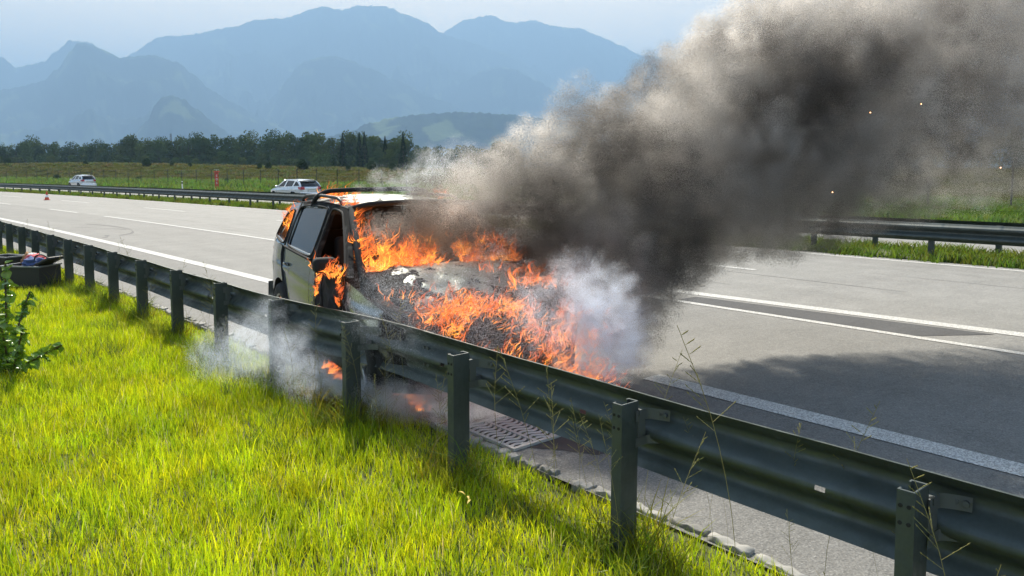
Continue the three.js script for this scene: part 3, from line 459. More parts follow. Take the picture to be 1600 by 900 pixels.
{
  const g = merge([cyl(0.06, 0.06, 0.9, 0, 0.45, 0, 10)]);
  const [x, z] = seen(286, 78), d = thing('delineator_post', 'white roadside marker post with black band beyond the far carriageway', 'marker post', [x, 0, z]);
  mesh('post', rbox(0.12, 1.0, 0.1, 0, 0.5, 0, 0.03), std(0.75, 0.75, 0.75, 0.6), d); mesh('band', rbox(0.126, 0.2, 0.106, 0, 0.82, 0, 0.03), std(0.02, 0.02, 0.02, 0.6), d);
}
// wire fence at the foot of the embankment
{
  const f = thing('wire_fence', 'wire fence on slim dark posts below the embankment', 'fence'), dark = std(0.05, 0.055, 0.05, 0.8, 0.2);
  const pg = new THREE.CylinderGeometry(0.05, 0.05, 2.5, 6).translate(0, 1.15, 0);
  for (let x = 20; x > -330; x -= 4.2) { const p = mesh('fence_post', pg, dark, f); p.position.set(x, -0.1, -47.5 + bend(x)); p.rotation.z = 0.02 * n2(x, 1); }
  for (const y of [0.4, 0.9, 1.4, 1.8, 2.2]) { const pts = []; for (let x = 20; x > -330; x -= 8.4) pts.push([x, y, -47.44 + bend(x)]); mesh('wire', tube(pts, 0.009, 120, 3), dark, f); }
}
{
  const [x, z] = seen(271, 620), t = thing('lattice_mast', 'thin steel lattice mast rising above the trees', 'mast', [x, 0, z]), m = std(0.12, 0.13, 0.14, 0.6, 0.5), parts = [];
  for (const [a, b] of [[-1, -1], [1, -1], [1, 1], [-1, 1]]) parts.push(tube([[a * 1.6, 0, b * 1.6], [a * 0.35, 33, b * 0.35]], 0.14, 2, 4));
  for (let k = 0; k < 12; k++) { const y = k * 2.7, r = lerp(1.6, 0.35, y / 33), r2 = lerp(1.6, 0.35, (y + 2.7) / 33); for (const s of [-1, 1]) { parts.push(tube([[-r, y, s * r], [r2, y + 2.7, s * r2]], 0.07, 1, 3), tube([[s * r, y, -r], [s * r2, y + 2.7, r2]], 0.07, 1, 3)); } }
  mesh('lattice', parts, m, t); mesh('crossarm', [box(5, 0.2, 0.2, 0, 31, 0), box(3.4, 0.2, 0.2, 0, 33, 0)], m, t);
}
// belongings rescued from the car, in crates behind the rail
{
  const black = std(0.012, 0.012, 0.013, 0.6), rim = std(0.16, 0.17, 0.18, 0.5);
  const crate = (label, w, d, h, pos, turn) => { const c = thing('plastic_crate', label, 'crate', pos, turn); const t = 0.012;
    mesh('base', box(w - 2 * t, t, d - 2 * t, 0, t, 0), black, c);
    for (const s of [1, -1]) { mesh('side_panel', box(w, h, t, 0, h / 2, s * (d / 2 - t / 2)), black, c); mesh('end_panel', box(t, h, d - 2 * t - 0.002, s * (w / 2 - t / 2), h / 2, 0), black, c); }
    mesh('rim', [box(w + 0.03, 0.022, 0.03, 0, h + 0.008, d / 2), box(w + 0.03, 0.022, 0.03, 0, h + 0.008, -d / 2), box(0.03, 0.022, d - 0.03, w / 2, h + 0.008, 0), box(0.03, 0.022, d - 0.03, -w / 2, h + 0.008, 0)], rim, c); return c; };
  const Y = 0.0;
  crate('black plastic crate with a grey rim standing behind the rail posts', 0.68, 0.48, 0.36, [-14.3, Y, -2.2], 0.72);
  crate('smaller black crate behind the large one, farther along the rail', 0.5, 0.4, 0.38, [-15.9, Y, -2.1], 0.5);
  const lump = (name, label, cat, mat, pos, sc, seed) => { const g = mergeVertices(new THREE.IcosahedronGeometry(1, 5).deleteAttribute('uv').deleteAttribute('normal')), p = g.attributes.position; for (let i = 0; i < p.count; i++) { const x = p.getX(i), y = p.getY(i), z = p.getZ(i), k = 1 + 0.28 * n3(x * 1.6 + seed, y * 1.6, z * 1.6) + 0.10 * Math.abs(n3(x * 5, y * 5 + seed, z * 5)); p.setXYZ(i, x * k * sc[0], Math.max(-0.5, y) * k * sc[1], z * k * sc[2]); } g.computeVertexNormals(); const m = mesh(name, g, mat); m.position.set(...pos); return tag(m, label, cat); };
  lump('jacket', 'crumpled red and pink cloth on top of the large crate', 'clothing', std(0.5, 0.09, 0.10, 0.9), [-14.37, 0.44, -2.28], [0.15, 0.09, 0.13], 1);
  lump('blanket', 'bunched dark blue blanket lying in the large crate', 'blanket', std(0.05, 0.08, 0.2, 0.9), [-14.22, 0.40, -2.24], [0.17, 0.10, 0.15], 3);
  lump('paper_bag', 'tan paper bag standing in the large crate', 'bag', std(0.32, 0.17, 0.08, 0.9), [-14.58, 0.40, -2.23], [0.11, 0.14, 0.11], 5);
  lump('white_cloth', 'small white cloth folded over the red one', 'cloth', std(0.7, 0.68, 0.68, 0.9), [-14.41, 0.52, -2.25], [0.07, 0.03, 0.06], 7);
  const bag = thing('black_bag', 'black flat bag leaning over the corner of the large crate', 'bag', [-14.03, 0.42, -2.38], 0.6); const bg = rbox(0.42, 0.05, 0.3, 0, 0, 0, 0.02, 3).rotateZ(0.4); mesh('body', bg, black, bag); mesh('strap', tube([[-0.15, 0, 0.1], [-0.08, 0.11, 0.12], [0.06, 0.13, 0.12], [0.14, 0.08, 0.1]], 0.012, 16, 6), black, bag);
  const rack = thing('folding_trolley', 'black folding trolley frame with pink cloth beside the crates', 'trolley', [-15.75, 0, -1.75], 0.4);
  mesh('frame', [tube([[-0.25, 0, 0], [-0.25, 0.5, 0.02], [0.2, 0.52, 0.02], [0.2, 0, 0]], 0.014, 30, 6), tube([[-0.25, 0, 0.35], [-0.25, 0.48, 0.33], [0.2, 0.5, 0.33], [0.2, 0, 0.35]], 0.014, 30, 6)], black, rack);
  mesh('slat', box(0.46, 0.03, 0.34, -0.02, 0.3, 0.17), black, rack); mesh('cloth', rbox(0.3, 0.06, 0.2, 0, 0.35, 0.15, 0.02), std(0.35, 0.06, 0.09, 0.9), rack);
}

// ------------------------------------------------------------------ grass
function instanced(name, geo, mat, list, parent) {
  const m = new THREE.InstancedMesh(geo, mat, list.length); m.name = name; m.castShadow = m.receiveShadow = true;
  const o = new THREE.Object3D(), c = new THREE.Color();
  list.forEach((t, i) => { o.position.set(t.x, t.y, t.z); o.rotation.set(t.rx ?? 0, t.ry ?? 0, t.rz ?? 0); o.scale.set(t.s * (t.w ?? 1), t.s * (t.h ?? 1), t.s * (t.w ?? 1)); o.updateMatrix(); m.setMatrixAt(i, o.matrix); if (t.c) m.setColorAt(i, c.setRGB(...t.c)); });
  parent.add(m); return m;
}
function stuff(name, label, category) { const g = new THREE.Group(); g.name = numbered(name); scene.add(g); return tag(g, label, category, null, 'stuff'); }
function tuft(seed, blades, spread, hMin, hMax, width, lean) {
  const r = rng(seed), pos = [], idx = [];
  for (let b = 0; b < blades; b++) {
    const a = r() * 6.283, d = Math.sqrt(r()) * spread, x = Math.cos(a) * d, z = Math.sin(a) * d, h = lerp(hMin, hMax, r()), w = width * (0.6 + 0.8 * r()), face = r() * 6.283, la = r() * 6.283, ln = lean * (0.3 + r()) * h, n = 3, o = pos.length / 3;
    for (let k = 0; k <= n; k++) { const t = k / n, ww = w * (1 - t * t * 0.96) * 0.5, bx = x + Math.cos(la) * ln * t * t, bz = z + Math.sin(la) * ln * t * t, y = h * t * (1 - 0.18 * lean * t * t) - 0.02; pos.push(bx - Math.cos(face) * ww, y, bz - Math.sin(face) * ww, bx + Math.cos(face) * ww, y, bz + Math.sin(face) * ww); if (k) { const q = o + k * 2; idx.push(q - 2, q - 1, q + 1, q - 2, q + 1, q); } }
  }
  const g = new THREE.BufferGeometry(); g.setAttribute('position', new THREE.Float32BufferAttribute(pos, 3)); g.setIndex(idx); g.computeVertexNormals(); return g;
}
const leafMat = (r, g, b, tr = 0.45) => phys(r, g, b, { roughness: 0.85, transmission: tr, thickness: 0, specularIntensity: 0.35, ior: 1.4 });
const grassMat = leafMat(1, 1, 1, 0.58);
{
  const g = stuff('verge_grass', 'dense sunlit yellow-green grass on the roadside bank', 'grass'), r = rng(101), C = 0.24;
  // a patch of turf: upright blades with their own colours, leaning out a little over its edges
  function turf(seed, blades) {
    const q = rng(seed), pos = [], col = [], idx = [];
    for (let b = 0; b < blades; b++) {
      const x = (q() - 0.5) * C * 1.08, z = (q() - 0.5) * C * 1.08, clump = 0.5 + 0.5 * n2(x * 22 + seed, z * 22), h = (0.07 + 0.10 * q()) * (0.75 + 0.6 * clump), w = 0.0068 * (0.55 + 0.7 * q()), face = q() * 6.283, la = q() * 6.283, ln = (0.10 + 0.42 * q() * q()) * h * (q() < 0.08 ? 2.2 : 1), o = pos.length / 3, v = 0.55 + 0.75 * q(), yel = q(), dryB = q() < 0.035;
      const c = dryB ? [0.50, 0.44, 0.2] : [lerp(0.30, 0.56, yel) * v, lerp(0.42, 0.55, yel) * v, 0.010 * v];
      for (let k = 0; k <= 3; k++) { const t = k / 3, ww = w * (1 - t * t * 0.96) * 0.5, bx = x + Math.cos(la) * ln * t * t, bz = z + Math.sin(la) * ln * t * t, y = h * t * (1 - 0.15 * t * t) - 0.02; pos.push(bx - Math.cos(face) * ww, y, bz - Math.sin(face) * ww, bx + Math.cos(face) * ww, y, bz + Math.sin(face) * ww); col.push(...c, ...c); if (k) { const e = o + k * 2; idx.push(e - 2, e - 1, e + 1, e - 2, e + 1, e); } }
    }
    const geo = new THREE.BufferGeometry(); geo.setAttribute('position', new THREE.Float32BufferAttribute(pos, 3)); geo.setAttribute('color', new THREE.Float32BufferAttribute(col, 3)); geo.setIndex(idx); geo.computeVertexNormals(); return geo;
  }
  const kinds = [1, 2, 3, 4, 5, 6].map((k) => turf(200 + k, 260)), lists = kinds.map(() => []), turfMat = leafMat(1, 1, 1, 0.58); turfMat.vertexColors = true;
  for (let i = -150; i < 14; i++) for (let j = -14; j < 30; j++) {
    const x = (i + 0.5 + 0.25 * (r() - 0.5)) * C, w = (j + 0.5 + 0.25 * (r() - 0.5)) * C, z = w + bend(x); if (w < -3.16) continue;
    const d = x * FWD[0] + z * FWD[1], a = x * RGT[0] + z * RGT[1]; if (d < 1.0 || Math.abs(a) > 0.8 * d + 1.2) continue;
    const patch = fbm2(x * 0.8, z * 0.8, 3), near = sstep(-3.2, -2.6, w), dry = clamp(0.5 + 0.9 * fbm2(x * 1.3 + 5, z * 1.3, 3)), burn = Math.exp(-(((x + 5.9) / 0.8) ** 2) - (((w + 2.9) / 0.35) ** 2));
    let c = [lerp(0.92, 1.36, dry), lerp(1.08, 1.26, dry), 1]; if (burn > 0.35) c = [0.62, 0.45, 1]; const v = (0.85 + 0.3 * r()) * (1 + 0.3 * fbm2(x * 2.1 + 17, z * 2.1, 2));
    lists[Math.floor(r() * 6)].push({ x, y: vergeY(x, z), z, ry: Math.floor(r() * 4) * 1.5708 + 0.3 * r(), s: 1, w: 1.04, h: (1 + 0.35 * patch) * lerp(0.5, 1, near) * (0.85 + 0.3 * r()), c: c.map((q) => q * v) });
  }
  kinds.forEach((k, i) => instanced('grass_turf', k, turfMat, lists[i], g));
}
{ // coarse dark tufts round the posts, and clover-like clumps
  const g = stuff('coarse_grass', 'taller darker grass clumps around the barrier posts', 'grass'), r = rng(102), list = [], k = tuft(301, 26, 0.09, 0.16, 0.42, 0.007, 0.8);
  for (let n = -3; n < 26; n++) { const px = -1.0 - n * 1.325; for (let i = 0; i < 13; i++) { const x = px + 0.05 + (r() - 0.5) * 0.42, w = -2.66 + (r() - 0.5) * 0.42; list.push({ x, y: vergeY(x, w + bend(x)), z: w + bend(x), ry: r() * 6.28, s: 0.65 + 0.5 * r(), c: [0.14 + 0.14 * r(), 0.2 + 0.12 * r(), 0.015] }); } }
  for (let i = 0; i < 260; i++) { const x = -1.5 - r() * 12, w = -2.9 + r() * 3.4; if (fbm2(x * 1.2 + 40, w * 1.2, 2) < 0.12) continue; list.push({ x, y: vergeY(x, w + bend(x)), z: w + bend(x), ry: r() * 6.28, s: 0.5 + 0.3 * r(), c: [0.10, 0.15, 0.03] }); }
  instanced('grass_clump', k, grassMat, list, g);
}
{ // flowering stalks
  const g = stuff('seed_stalks', 'thin flowering grass stalks with seed heads along the barrier', 'grass'), r = rng(103);
  const stalk = (seed) => {
    const q = rng(seed), parts = [], lean = 0.12 + 0.25 * q(), P = (t) => [lean * t * t, t, 0.04 * Math.sin(t * 3 + seed)];
    parts.push(tube([P(0), P(0.35), P(0.7), P(1)], 0.0012, 10, 3));
    for (let i = 0; i < 11; i++) { const t = 0.66 + 0.34 * i / 11, p = P(t), a = q() * 6.28, L = 0.075 * (1.15 - (i / 11)), e = [p[0] + Math.cos(a) * L, p[1] + L * 0.75, p[2] + Math.sin(a) * L]; parts.push(tube([p, e], 0.0009, 1, 3)); for (let s = 0; s < 3; s++) { const m = lerp(0.45, 1, s / 2); const b = new THREE.OctahedronGeometry(1).scale(0.0024, 0.0095, 0.0024); b.rotateZ(-Math.cos(a) * 0.8).rotateX(Math.sin(a) * 0.8).translate(lerp(p[0], e[0], m), lerp(p[1], e[1], m), lerp(p[2], e[2], m)); parts.push(b); } }
    return merge(parts);
  };
  const kinds = [1, 2, 3, 4].map((k) => stalk(400 + k)), lists = kinds.map(() => []), mat = leafMat(1, 1, 1, 0.3);
  for (let i = 0; i < 80; i++) { const x = i < 34 ? -0.3 - r() * 5 : -0.3 - r() * 19, w = -3.1 + Math.pow(r(), 1.4) * 1.0; lists[i % 4].push({ x, y: vergeY(x, w + bend(x)), z: w + bend(x), ry: r() * 6.28, s: 0.5 + 0.5 * r(), c: [0.26, 0.24, 0.08] }); }
  for (let i = 0; i < 2; i++) { const x = -0.4 - r() * 2.6, w = -2.6 + r() * 0.5; lists[i % 4].push({ x, y: vergeY(x, w), z: w, ry: r() * 6.28, s: 1.0 + 0.25 * r(), c: [0.28, 0.25, 0.09] }); }
  kinds.forEach((k, i) => instanced('stalk', k, mat, lists[i], g));
}
{ // median, far verge and embankment cover
  const r = rng(104), k1 = tuft(501, 22, 0.28, 0.12, 0.34, 0.03, 0.6), k2 = tuft(502, 30, 0.8, 0.25, 0.9, 0.12, 0.7);
  const a = stuff('median_grass', 'short grass growing along the central barrier', 'grass'), b = stuff('embankment_grass', 'rough grass and weeds covering the embankment', 'grass'), la = [], lb = [];
  for (let i = 0; i < 5200; i++) { const x = 12 - Math.pow(r(), 1.4) * 130, w = -19.6 + r() * 2.6; la.push({ x, y: -0.02, z: w + bend(x), ry: r() * 6.28, s: 0.6 + 0.5 * r(), c: [0.11 + 0.08 * r(), 0.17 + 0.07 * r(), 0.02] }); }
  for (let i = 0; i < 13000; i++) { const x = i % 13 < 4 ? 15 - r() * 85 : 20 - r() * 330, w = i < 4600 ? -49.5 + r() * 3.5 : i < 7200 ? -38 + r() * 6 : -70 + r() * 22, low = w > -52, near = clamp((x * FWD[0] + (w + bend(x)) * FWD[1]) / 120, 0.34, 1); lb.push({ x, y: dikeY(x, w) - 0.05, z: w + bend(x), ry: r() * 6.28, s: (low ? 0.7 + 0.9 * r() : 0.5 + 0.6 * r()) * near, h: low ? 1 : 0.7, c: low ? [0.09 + 0.06 * r(), 0.15 + 0.08 * r(), 0.03] : [0.08 + 0.05 * r(), 0.085 + 0.045 * r(), 0.03] }); }
  instanced('grass_tuft', k1, grassMat, la, a); instanced('weed_tuft', k2, grassMat, lb, b);
}

// ------------------------------------------------------------------ leafy shrub by the left edge
{
  const [x, z] = [-8.05, -1.02], s = thing('leafy_shrub', 'young leafy shrub with broad glossy leaves in the grass', 'shrub', [x, vergeY(x, z), z]), r = rng(61);
  const leafG = [0, 1].map((k) => surf(4, 6, (u, v) => { const a = u * 2 - 1, w = Math.sin(Math.PI * Math.pow(v, 0.7)) * 0.5 * (k ? 0.9 : 1.05); return [a * w, -0.18 * a * a * -1 - 0.25 * v * v, v * 1.1]; }));
  const mats = [phys(0.22, 0.36, 0.04, { roughness: 0.42, transmission: 0.5, thickness: 0 }), phys(0.2, 0.32, 0.03, { roughness: 0.35, transmission: 0.45, thickness: 0 }), phys(0.14, 0.25, 0.035, { roughness: 0.3, transmission: 0.3, thickness: 0 })];
  const bark = std(0.08, 0.06, 0.035, 0.9), stems = [[0, 1.02, 0.05, -0.02], [0.25, 0.72, 0.2, 0.1], [-0.28, 0.9, -0.2, 0.12], [0.42, 0.5, 0.42, -0.05], [-0.1, 0.7, -0.3, -0.25], [0.15, 0.42, 0.55, 0.3], [-0.2, 0.5, -0.5, 0.3], [0.3, 0.6, 0.1, 0.4], [0.3, 0.36, 0.62, -0.3], [-0.2, 0.8, -0.45, -0.1]];
  for (const [bx, h, tx, tz] of stems) {
    const pts = [[bx * 0.4, 0, 0], [bx * 0.6 + tx * 0.3, h * 0.5, tz * 0.4], [tx + bx * 0.3, h, tz]];
    const st = mesh('stem', tube(pts, 0.008, 14, 5), bark, s), curve = new THREE.CatmullRomCurve3(pts.map((p) => new THREE.Vector3(...p)));
    for (let i = 0; i < 46; i++) { const p = curve.getPoint(0.08 + 0.92 * i / 45), l = mesh('leaf', leafG[i & 1], mats[Math.floor(r() * 3)], st), k = 0.035 + 0.04 * r(); l.position.copy(p); l.scale.setScalar(k * 1.25); l.rotation.set(-1.1 + 2.2 * r(), r() * 6.28, (r() - 0.5) * 1.8, 'YXZ'); }
  }
}
{ // fallen yellow leaves and a yellow patch by the kerb
  const g = thing('fallen_leaf', 'small yellow leaf lying in the grass near the barrier', 'leaf', [-3.05, 0.16, -2.35]); const m = std(0.4, 0.27, 0.015, 0.7);
  const lg = surf(3, 6, (u, v) => [(u * 2 - 1) * Math.sin(Math.PI * v) * 0.006, 0.012 * Math.sin(v * 3), (v - 0.5) * 0.06]);
  mesh('blade', lg, m, g); g.rotation.y = 1.1; g.userData.group = 'yellow leaves in the grass';
  const h = copyOf(g); h.position.set(-3.0, 0.165, -2.32); h.rotation.y = 0.5; const k = copyOf(g); k.position.set(-3.12, 0.16, -2.36); k.rotation.y = 1.7;
}

// ------------------------------------------------------------------ trees beyond the embankment
{
  const r = rng(71), trunkMat = std(0.07, 0.055, 0.04, 0.9);
  const tone = [[0.10, 0.138, 0.052], [0.085, 0.122, 0.055], [0.12, 0.148, 0.05], [0.072, 0.105, 0.05], [0.098, 0.122, 0.046]];
  function leafy(seed, H, W, conifer) {
    const q = rng(seed), pos = [], nor = [], lobes = [];
    if (!conifer) for (let i = 0; i < 15; i++) { const a = q() * 6.28, t = 0.22 + 0.72 * q(), d = W * 0.36 * Math.sqrt(q()) * Math.sin(Math.PI * Math.min(1, t * 0.85 + 0.1)); lobes.push([Math.cos(a) * d, H * t, Math.sin(a) * d, W * (0.13 + 0.13 * q())]); }
    const N = conifer ? 1300 : 1900;
    for (let i = 0; i < N; i++) {
      let x, y, z, s;
      if (conifer) { const t = Math.pow(q(), 0.75), a = q() * 6.28, tier = 1 - 0.28 * ((t * 11) % 1), rad = W * 0.5 * (1 - t * 0.97) * tier * (0.55 + 0.45 * q()); x = Math.cos(a) * rad; z = Math.sin(a) * rad; y = H * (0.08 + 0.92 * t) - rad * 0.3; s = 0.28 + 0.3 * (1 - t); }
      else { const l = lobes[Math.floor(q() * lobes.length)], u = q() * 2 - 1, a = q() * 6.28, k = l[3] * (0.55 + 0.5 * Math.pow(q(), 0.5)), f = Math.sqrt(1 - u * u); x = l[0] + Math.cos(a) * f * k; y = l[1] + u * k * 0.9; z = l[2] + Math.sin(a) * f * k; s = 0.3 + 0.32 * q(); }
      const e = new THREE.Euler(q() * 6.28, q() * 6.28, q() * 6.28), A = new THREE.Vector3(s, 0, 0).applyEuler(e), B = new THREE.Vector3(0, s * 0.75, 0).applyEuler(e);
      const P = (a, b) => pos.push(x + A.x * a + B.x * b, y + A.y * a + B.y * b, z + A.z * a + B.z * b);
      P(-0.6, -0.4); P(0.5, -0.5); P(0.1, 0.6);
    }
    const g = new THREE.BufferGeometry(); g.setAttribute('position', new THREE.Float32BufferAttribute(pos, 3)); g.computeVertexNormals(); return g;
  }
  const trunk = (H) => merge([new THREE.CylinderGeometry(0.1, 0.24, H * 0.75, 7).translate(0, H * 0.375, 0), ...[0, 1, 2, 3].map((k) => tube([[0, H * (0.3 + 0.08 * k), 0], [Math.cos(k * 2) * 0.9, H * (0.42 + 0.08 * k), Math.sin(k * 2) * 0.9], [Math.cos(k * 2) * 1.7, H * (0.56 + 0.07 * k), Math.sin(k * 2) * 1.7]], 0.06, 5, 4))]);
  const kinds = [[13, 7.5, 0], [14.5, 8.5, 0], [12, 8, 0], [15, 7, 0], [11, 7.5, 0], [13, 9.5, 0], [17, 6, 1], [9, 8, 0]].map(([H, W, c], i) => ({ H, W, c, crown: leafy(700 + i, H, W, c), trunk: trunk(H) }));
  const crownMat = (r, g, b) => new THREE.MeshLambertMaterial({ color: lin(r, g, b), side: THREE.DoubleSide }), mats = tone.map((t) => crownMat(...t)), dark = crownMat(0.024, 0.04, 0.018), trees = [];
  function tree(kind, mat, x, z, s, label, group, name) {
    const k = kinds[kind], t = thing(name, label, 'tree', [x, -0.3, z], r() * 6.28, group);
    t.scale.setScalar(s); mesh('trunk', k.trunk, trunkMat, t); mesh('crown', k.crown, mat, t); return t;
  }
  // the wood runs from far left to behind the car; heights follow its silhouette
  const topAt = (px) => { const p = [[-140, 222], [0, 222], [40, 219], [70, 216], [110, 221], [150, 224], [185, 213], [240, 213], [300, 209], [380, 211], [440, 210], [480, 205], [520, 206], [560, 209], [600, 207], [632, 212], [648, 226], [700, 224], [760, 222], [900, 215], [1100, 210], [1500, 205], [1800, 200]]; let i = 0; while (i < p.length - 2 && px > p[i + 1][0]) i++; return lerp(p[i][1], p[i + 1][1], clamp((px - p[i][0]) / (p[i + 1][0] - p[i][0]))); };
  const depthAt = (px) => lerp(285, 228, clamp(px / 620)) + (px > 640 ? 45 : 0);
  let n = 0;
  for (let px = -120; px < 1700; px += (px < 640 ? 8 : px < 800 ? 9 : 34) * (0.75 + 0.5 * r())) {
    const d = depthAt(px) + (r() - 0.5) * 14, [x, z] = seen(px, d), H = (HORIZON - topAt(px)) / FOCAL * d + EYE + 0.3, kind = [0, 1, 2, 3, 4, 5][Math.floor(r() * 6)], s = H / kinds[kind].H * (0.86 + 0.16 * r());
    tree(kind, mats[n++ % 5], x, z, s, px < 640 ? 'dark green broadleaf tree in the wood beyond the embankment' : 'broadleaf tree behind the embankment beyond the end of the wood', px < 640 ? 'trees of the wood' : 'trees past the wood', 'broadleaf_tree');
  }
  for (let px = -100; px < 640; px += 15 * (0.8 + 0.4 * r())) { const d = depthAt(px) - 16 + (r() - 0.5) * 6, [x, z] = seen(px, d); tree(r() < 0.6 ? 4 : 7, mats[n++ % 5], x, z, 0.62 + 0.25 * r(), 'shorter leafy tree at the front edge of the wood', 'low trees at the edge of the wood', 'edge_tree'); }
  for (const [px, top, d] of [[537, 207, 216], [563, 206, 214], [571, 205, 218], [631, 206, 205], [603, 212, 215]]) { const [x, z] = seen(px, d), H = (HORIZON - top) / FOCAL * d + EYE + 0.3; tree(6, dark, x, z, H / 17.3, 'dark pointed conifer at the end of the wood', 'conifers at the end of the wood', 'conifer'); }
  // scrub on the crest and at the fence
  const bushG = leafy(790, 2.2, 2.6, 0), twig = merge([0, 1, 2].map((k) => tube([[0, 0, 0], [0.4 * Math.cos(k * 2.1), 0.7, 0.4 * Math.sin(k * 2.1)], [0.6 * Math.cos(k * 2.1), 1.4, 0.6 * Math.sin(k * 2.1)]], 0.03, 5, 4)));
  for (let i = 0; i < 26; i++) { const x = -60 - r() * 230, crest = i < 20, w = crest ? -65 + r() * 2 : -49.5, b = thing('bush', crest ? 'small dark bush on the crest of the embankment' : 'low bush growing against the wire fence', 'bush', [x, dikeY(x, w) - 0.15, w + bend(x)], r() * 6.28, crest ? 'bushes along the crest' : 'bushes at the fence'); b.scale.setScalar(0.3 + 0.45 * r() * r() + (crest ? 0 : 0.1)); mesh('foliage', bushG, mats[3], b); mesh('stem', twig, trunkMat, b); }
}

// ------------------------------------------------------------------ fire
// Flames: thin tapering tongues of glowing gas that follow a turbulent upward flow. Positions in the car's own axes unless said otherwise.
const flameMat = new THREE.MeshBasicMaterial({ color: 0xffffff, vertexColors: true, side: THREE.DoubleSide });
const HOT = [1.0, 0.37, 0.05], MIDF = [0.52, 0.115, 0.019], COOL = [0.27, 0.042, 0.014];
function blaze(name, label, seeds, n, o, inCar = true) {
  const r = rng(o.seed), pos = [], col = [], idx = [], rise = o.rise ?? 0.3, wind = o.wind ?? [0.25, 0, -0.1], curlS = (o.scale ?? 7) * 1.7, width = 0.45 * (o.width ?? 0.007), gain = o.gain ?? 1;
  const flow = (x, y, z) => [n3(x * curlS, y * curlS * 0.8, z * curlS + 7), n3(x * curlS + 31, y * curlS * 0.8, z * curlS), n3(x * curlS, y * curlS * 0.8 + 17, z * curlS)];
  n = Math.round(n * 0.8);
  for (let i = 0; i < n; i++) {
    let p = seeds(r), steps = 6, len = rise * (0.25 + 1.0 * r() * r()), ds = len / steps, side = new THREE.Vector3(r() - 0.5, (r() - 0.5) * 0.6, r() - 0.5).normalize(), base = pos.length / 3, heat = clamp(0.08 + 0.85 * r() + 0.5 * n3(p[0] * 5, p[1] * 5, p[2] * 5)), w0 = width * (0.45 + 1.1 * r());
    for (let k = 0; k <= steps; k++) {
      const t = k / steps, f = flow(...p), w = w0 * Math.pow(Math.sin(Math.PI * (0.06 + 0.94 * t)), 0.8) * (1 - 0.5 * t);
      pos.push(p[0] - side.x * w, p[1] - side.y * w, p[2] - side.z * w, p[0] + side.x * w, p[1] + side.y * w, p[2] + side.z * w);
      const h = clamp(heat * (1.15 - 0.8 * t)), c = h > 0.5 ? MIDF.map((v, q) => lerp(v, HOT[q], (h - 0.5) * 2)) : COOL.map((v, q) => lerp(v, MIDF[q], h * 2));
      col.push(...c.map((v) => v * gain), ...c.map((v) => v * gain));
      if (k) { const b = base + k * 2; idx.push(b - 2, b - 1, b + 1, b - 2, b + 1, b); }
      const turb = (o.turb ?? 1.0) * 1.7; p = [p[0] + ds * (wind[0] + turb * f[0]), p[1] + ds * (0.75 + 0.6 * turb * f[1]), p[2] + ds * (wind[2] + turb * f[2])];
    }
  }
  const g = new THREE.BufferGeometry(); g.setAttribute('position', new THREE.Float32BufferAttribute(pos, 3)); g.setAttribute('color', new THREE.Float32BufferAttribute(col, 3)); g.setIndex(idx); g.computeVertexNormals();
  const m = new THREE.Mesh(g, flameMat); m.name = numbered(name); if (inCar) { m.position.set(...CAR_POS); m.rotation.y = CAR_TURN; } scene.add(m); return tag(m, label, 'flames');
}
const patchy = (f, keep, k = 6, th = -0.05) => (r) => { for (let i = 0; i < 30; i++) { const p = f(r); if (n3(p[0] * k, p[1] * k, p[2] * k + keep) > th) return p; } return f(r); };
blaze('windscreen_flames', 'wide sheet of orange flames behind the passenger half of the windscreen opening', patchy((r) => { const v = r() * r(), z = lerp(0.72, 0.02, r()); return [lerp(1.02, 0.62, v) + 0.12 * r() - 0.04, lerp(1.02, 1.27, v), z]; }, 1), 4200, { seed: 1, rise: 0.17, width: 0.0065, wind: [0.2, 0, -0.15] });
blaze('windscreen_flames', 'ragged ring of orange flames at the driver half of the windscreen opening', patchy((r) => { const v = r() * r(), z = lerp(-0.16, -0.72, r()); return [lerp(1.02, 0.66, v) + 0.1 * r() - 0.04, lerp(1.03, 1.27, v), z]; }, 4), 3000, { seed: 2, rise: 0.17, width: 0.0065, wind: [0.2, 0, -0.15] });
blaze('interior_flames', 'deep red flames inside the front door opening', patchy((r) => [lerp(0.0, 0.6, r()), lerp(1.0, 1.35, r()), lerp(0.3, 0.62, r())], 7), 240, { seed: 3, rise: 0.2, gain: 0.45, width: 0.006 });
blaze('quarter_window_flames', 'orange flames filling the rear quarter window', patchy((r) => { const t = r(); return [lerp(-1.88, -1.34, r()), lerp(1.06, 1.38, t), lerp(0.50, 0.68, r())]; }, 9, 5, -0.3), 2200, { seed: 4, rise: 0.22, width: 0.009, turb: 1.2 });
blaze('mirror_flames', 'orange flames wrapping the melting wing mirror', patchy((r) => { const t = r(); return [lerp(0.95, 0.40, t) + 0.03 * r(), lerp(1.0, 1.05, Math.sin(t * 3.14)) - 0.04 * r(), lerp(0.90, 1.02, r())]; }, 12, 9, -0.2), 800, { seed: 5, rise: 0.15, width: 0.007, wind: [0, 0, -0.1] });
blaze('mirror_flames', 'small flames licking down the rear edge of the burnt door', patchy((r) => { const t = r(); return [lerp(0.28, 0.38, t) + 0.03 * r(), lerp(0.72, 1.0, t), 0.93 + 0.03 * r()]; }, 2, 9, -0.4), 190, { seed: 6, rise: 0.09, width: 0.006 });
blaze('mirror_flames', 'small flames on the front edge of the burnt door', patchy((r) => { const t = r(); return [lerp(0.95, 0.85, t), lerp(0.70, 1.0, t), 0.90 + 0.04 * r()]; }, 5, 9, -0.3), 240, { seed: 7, rise: 0.1, width: 0.006 });
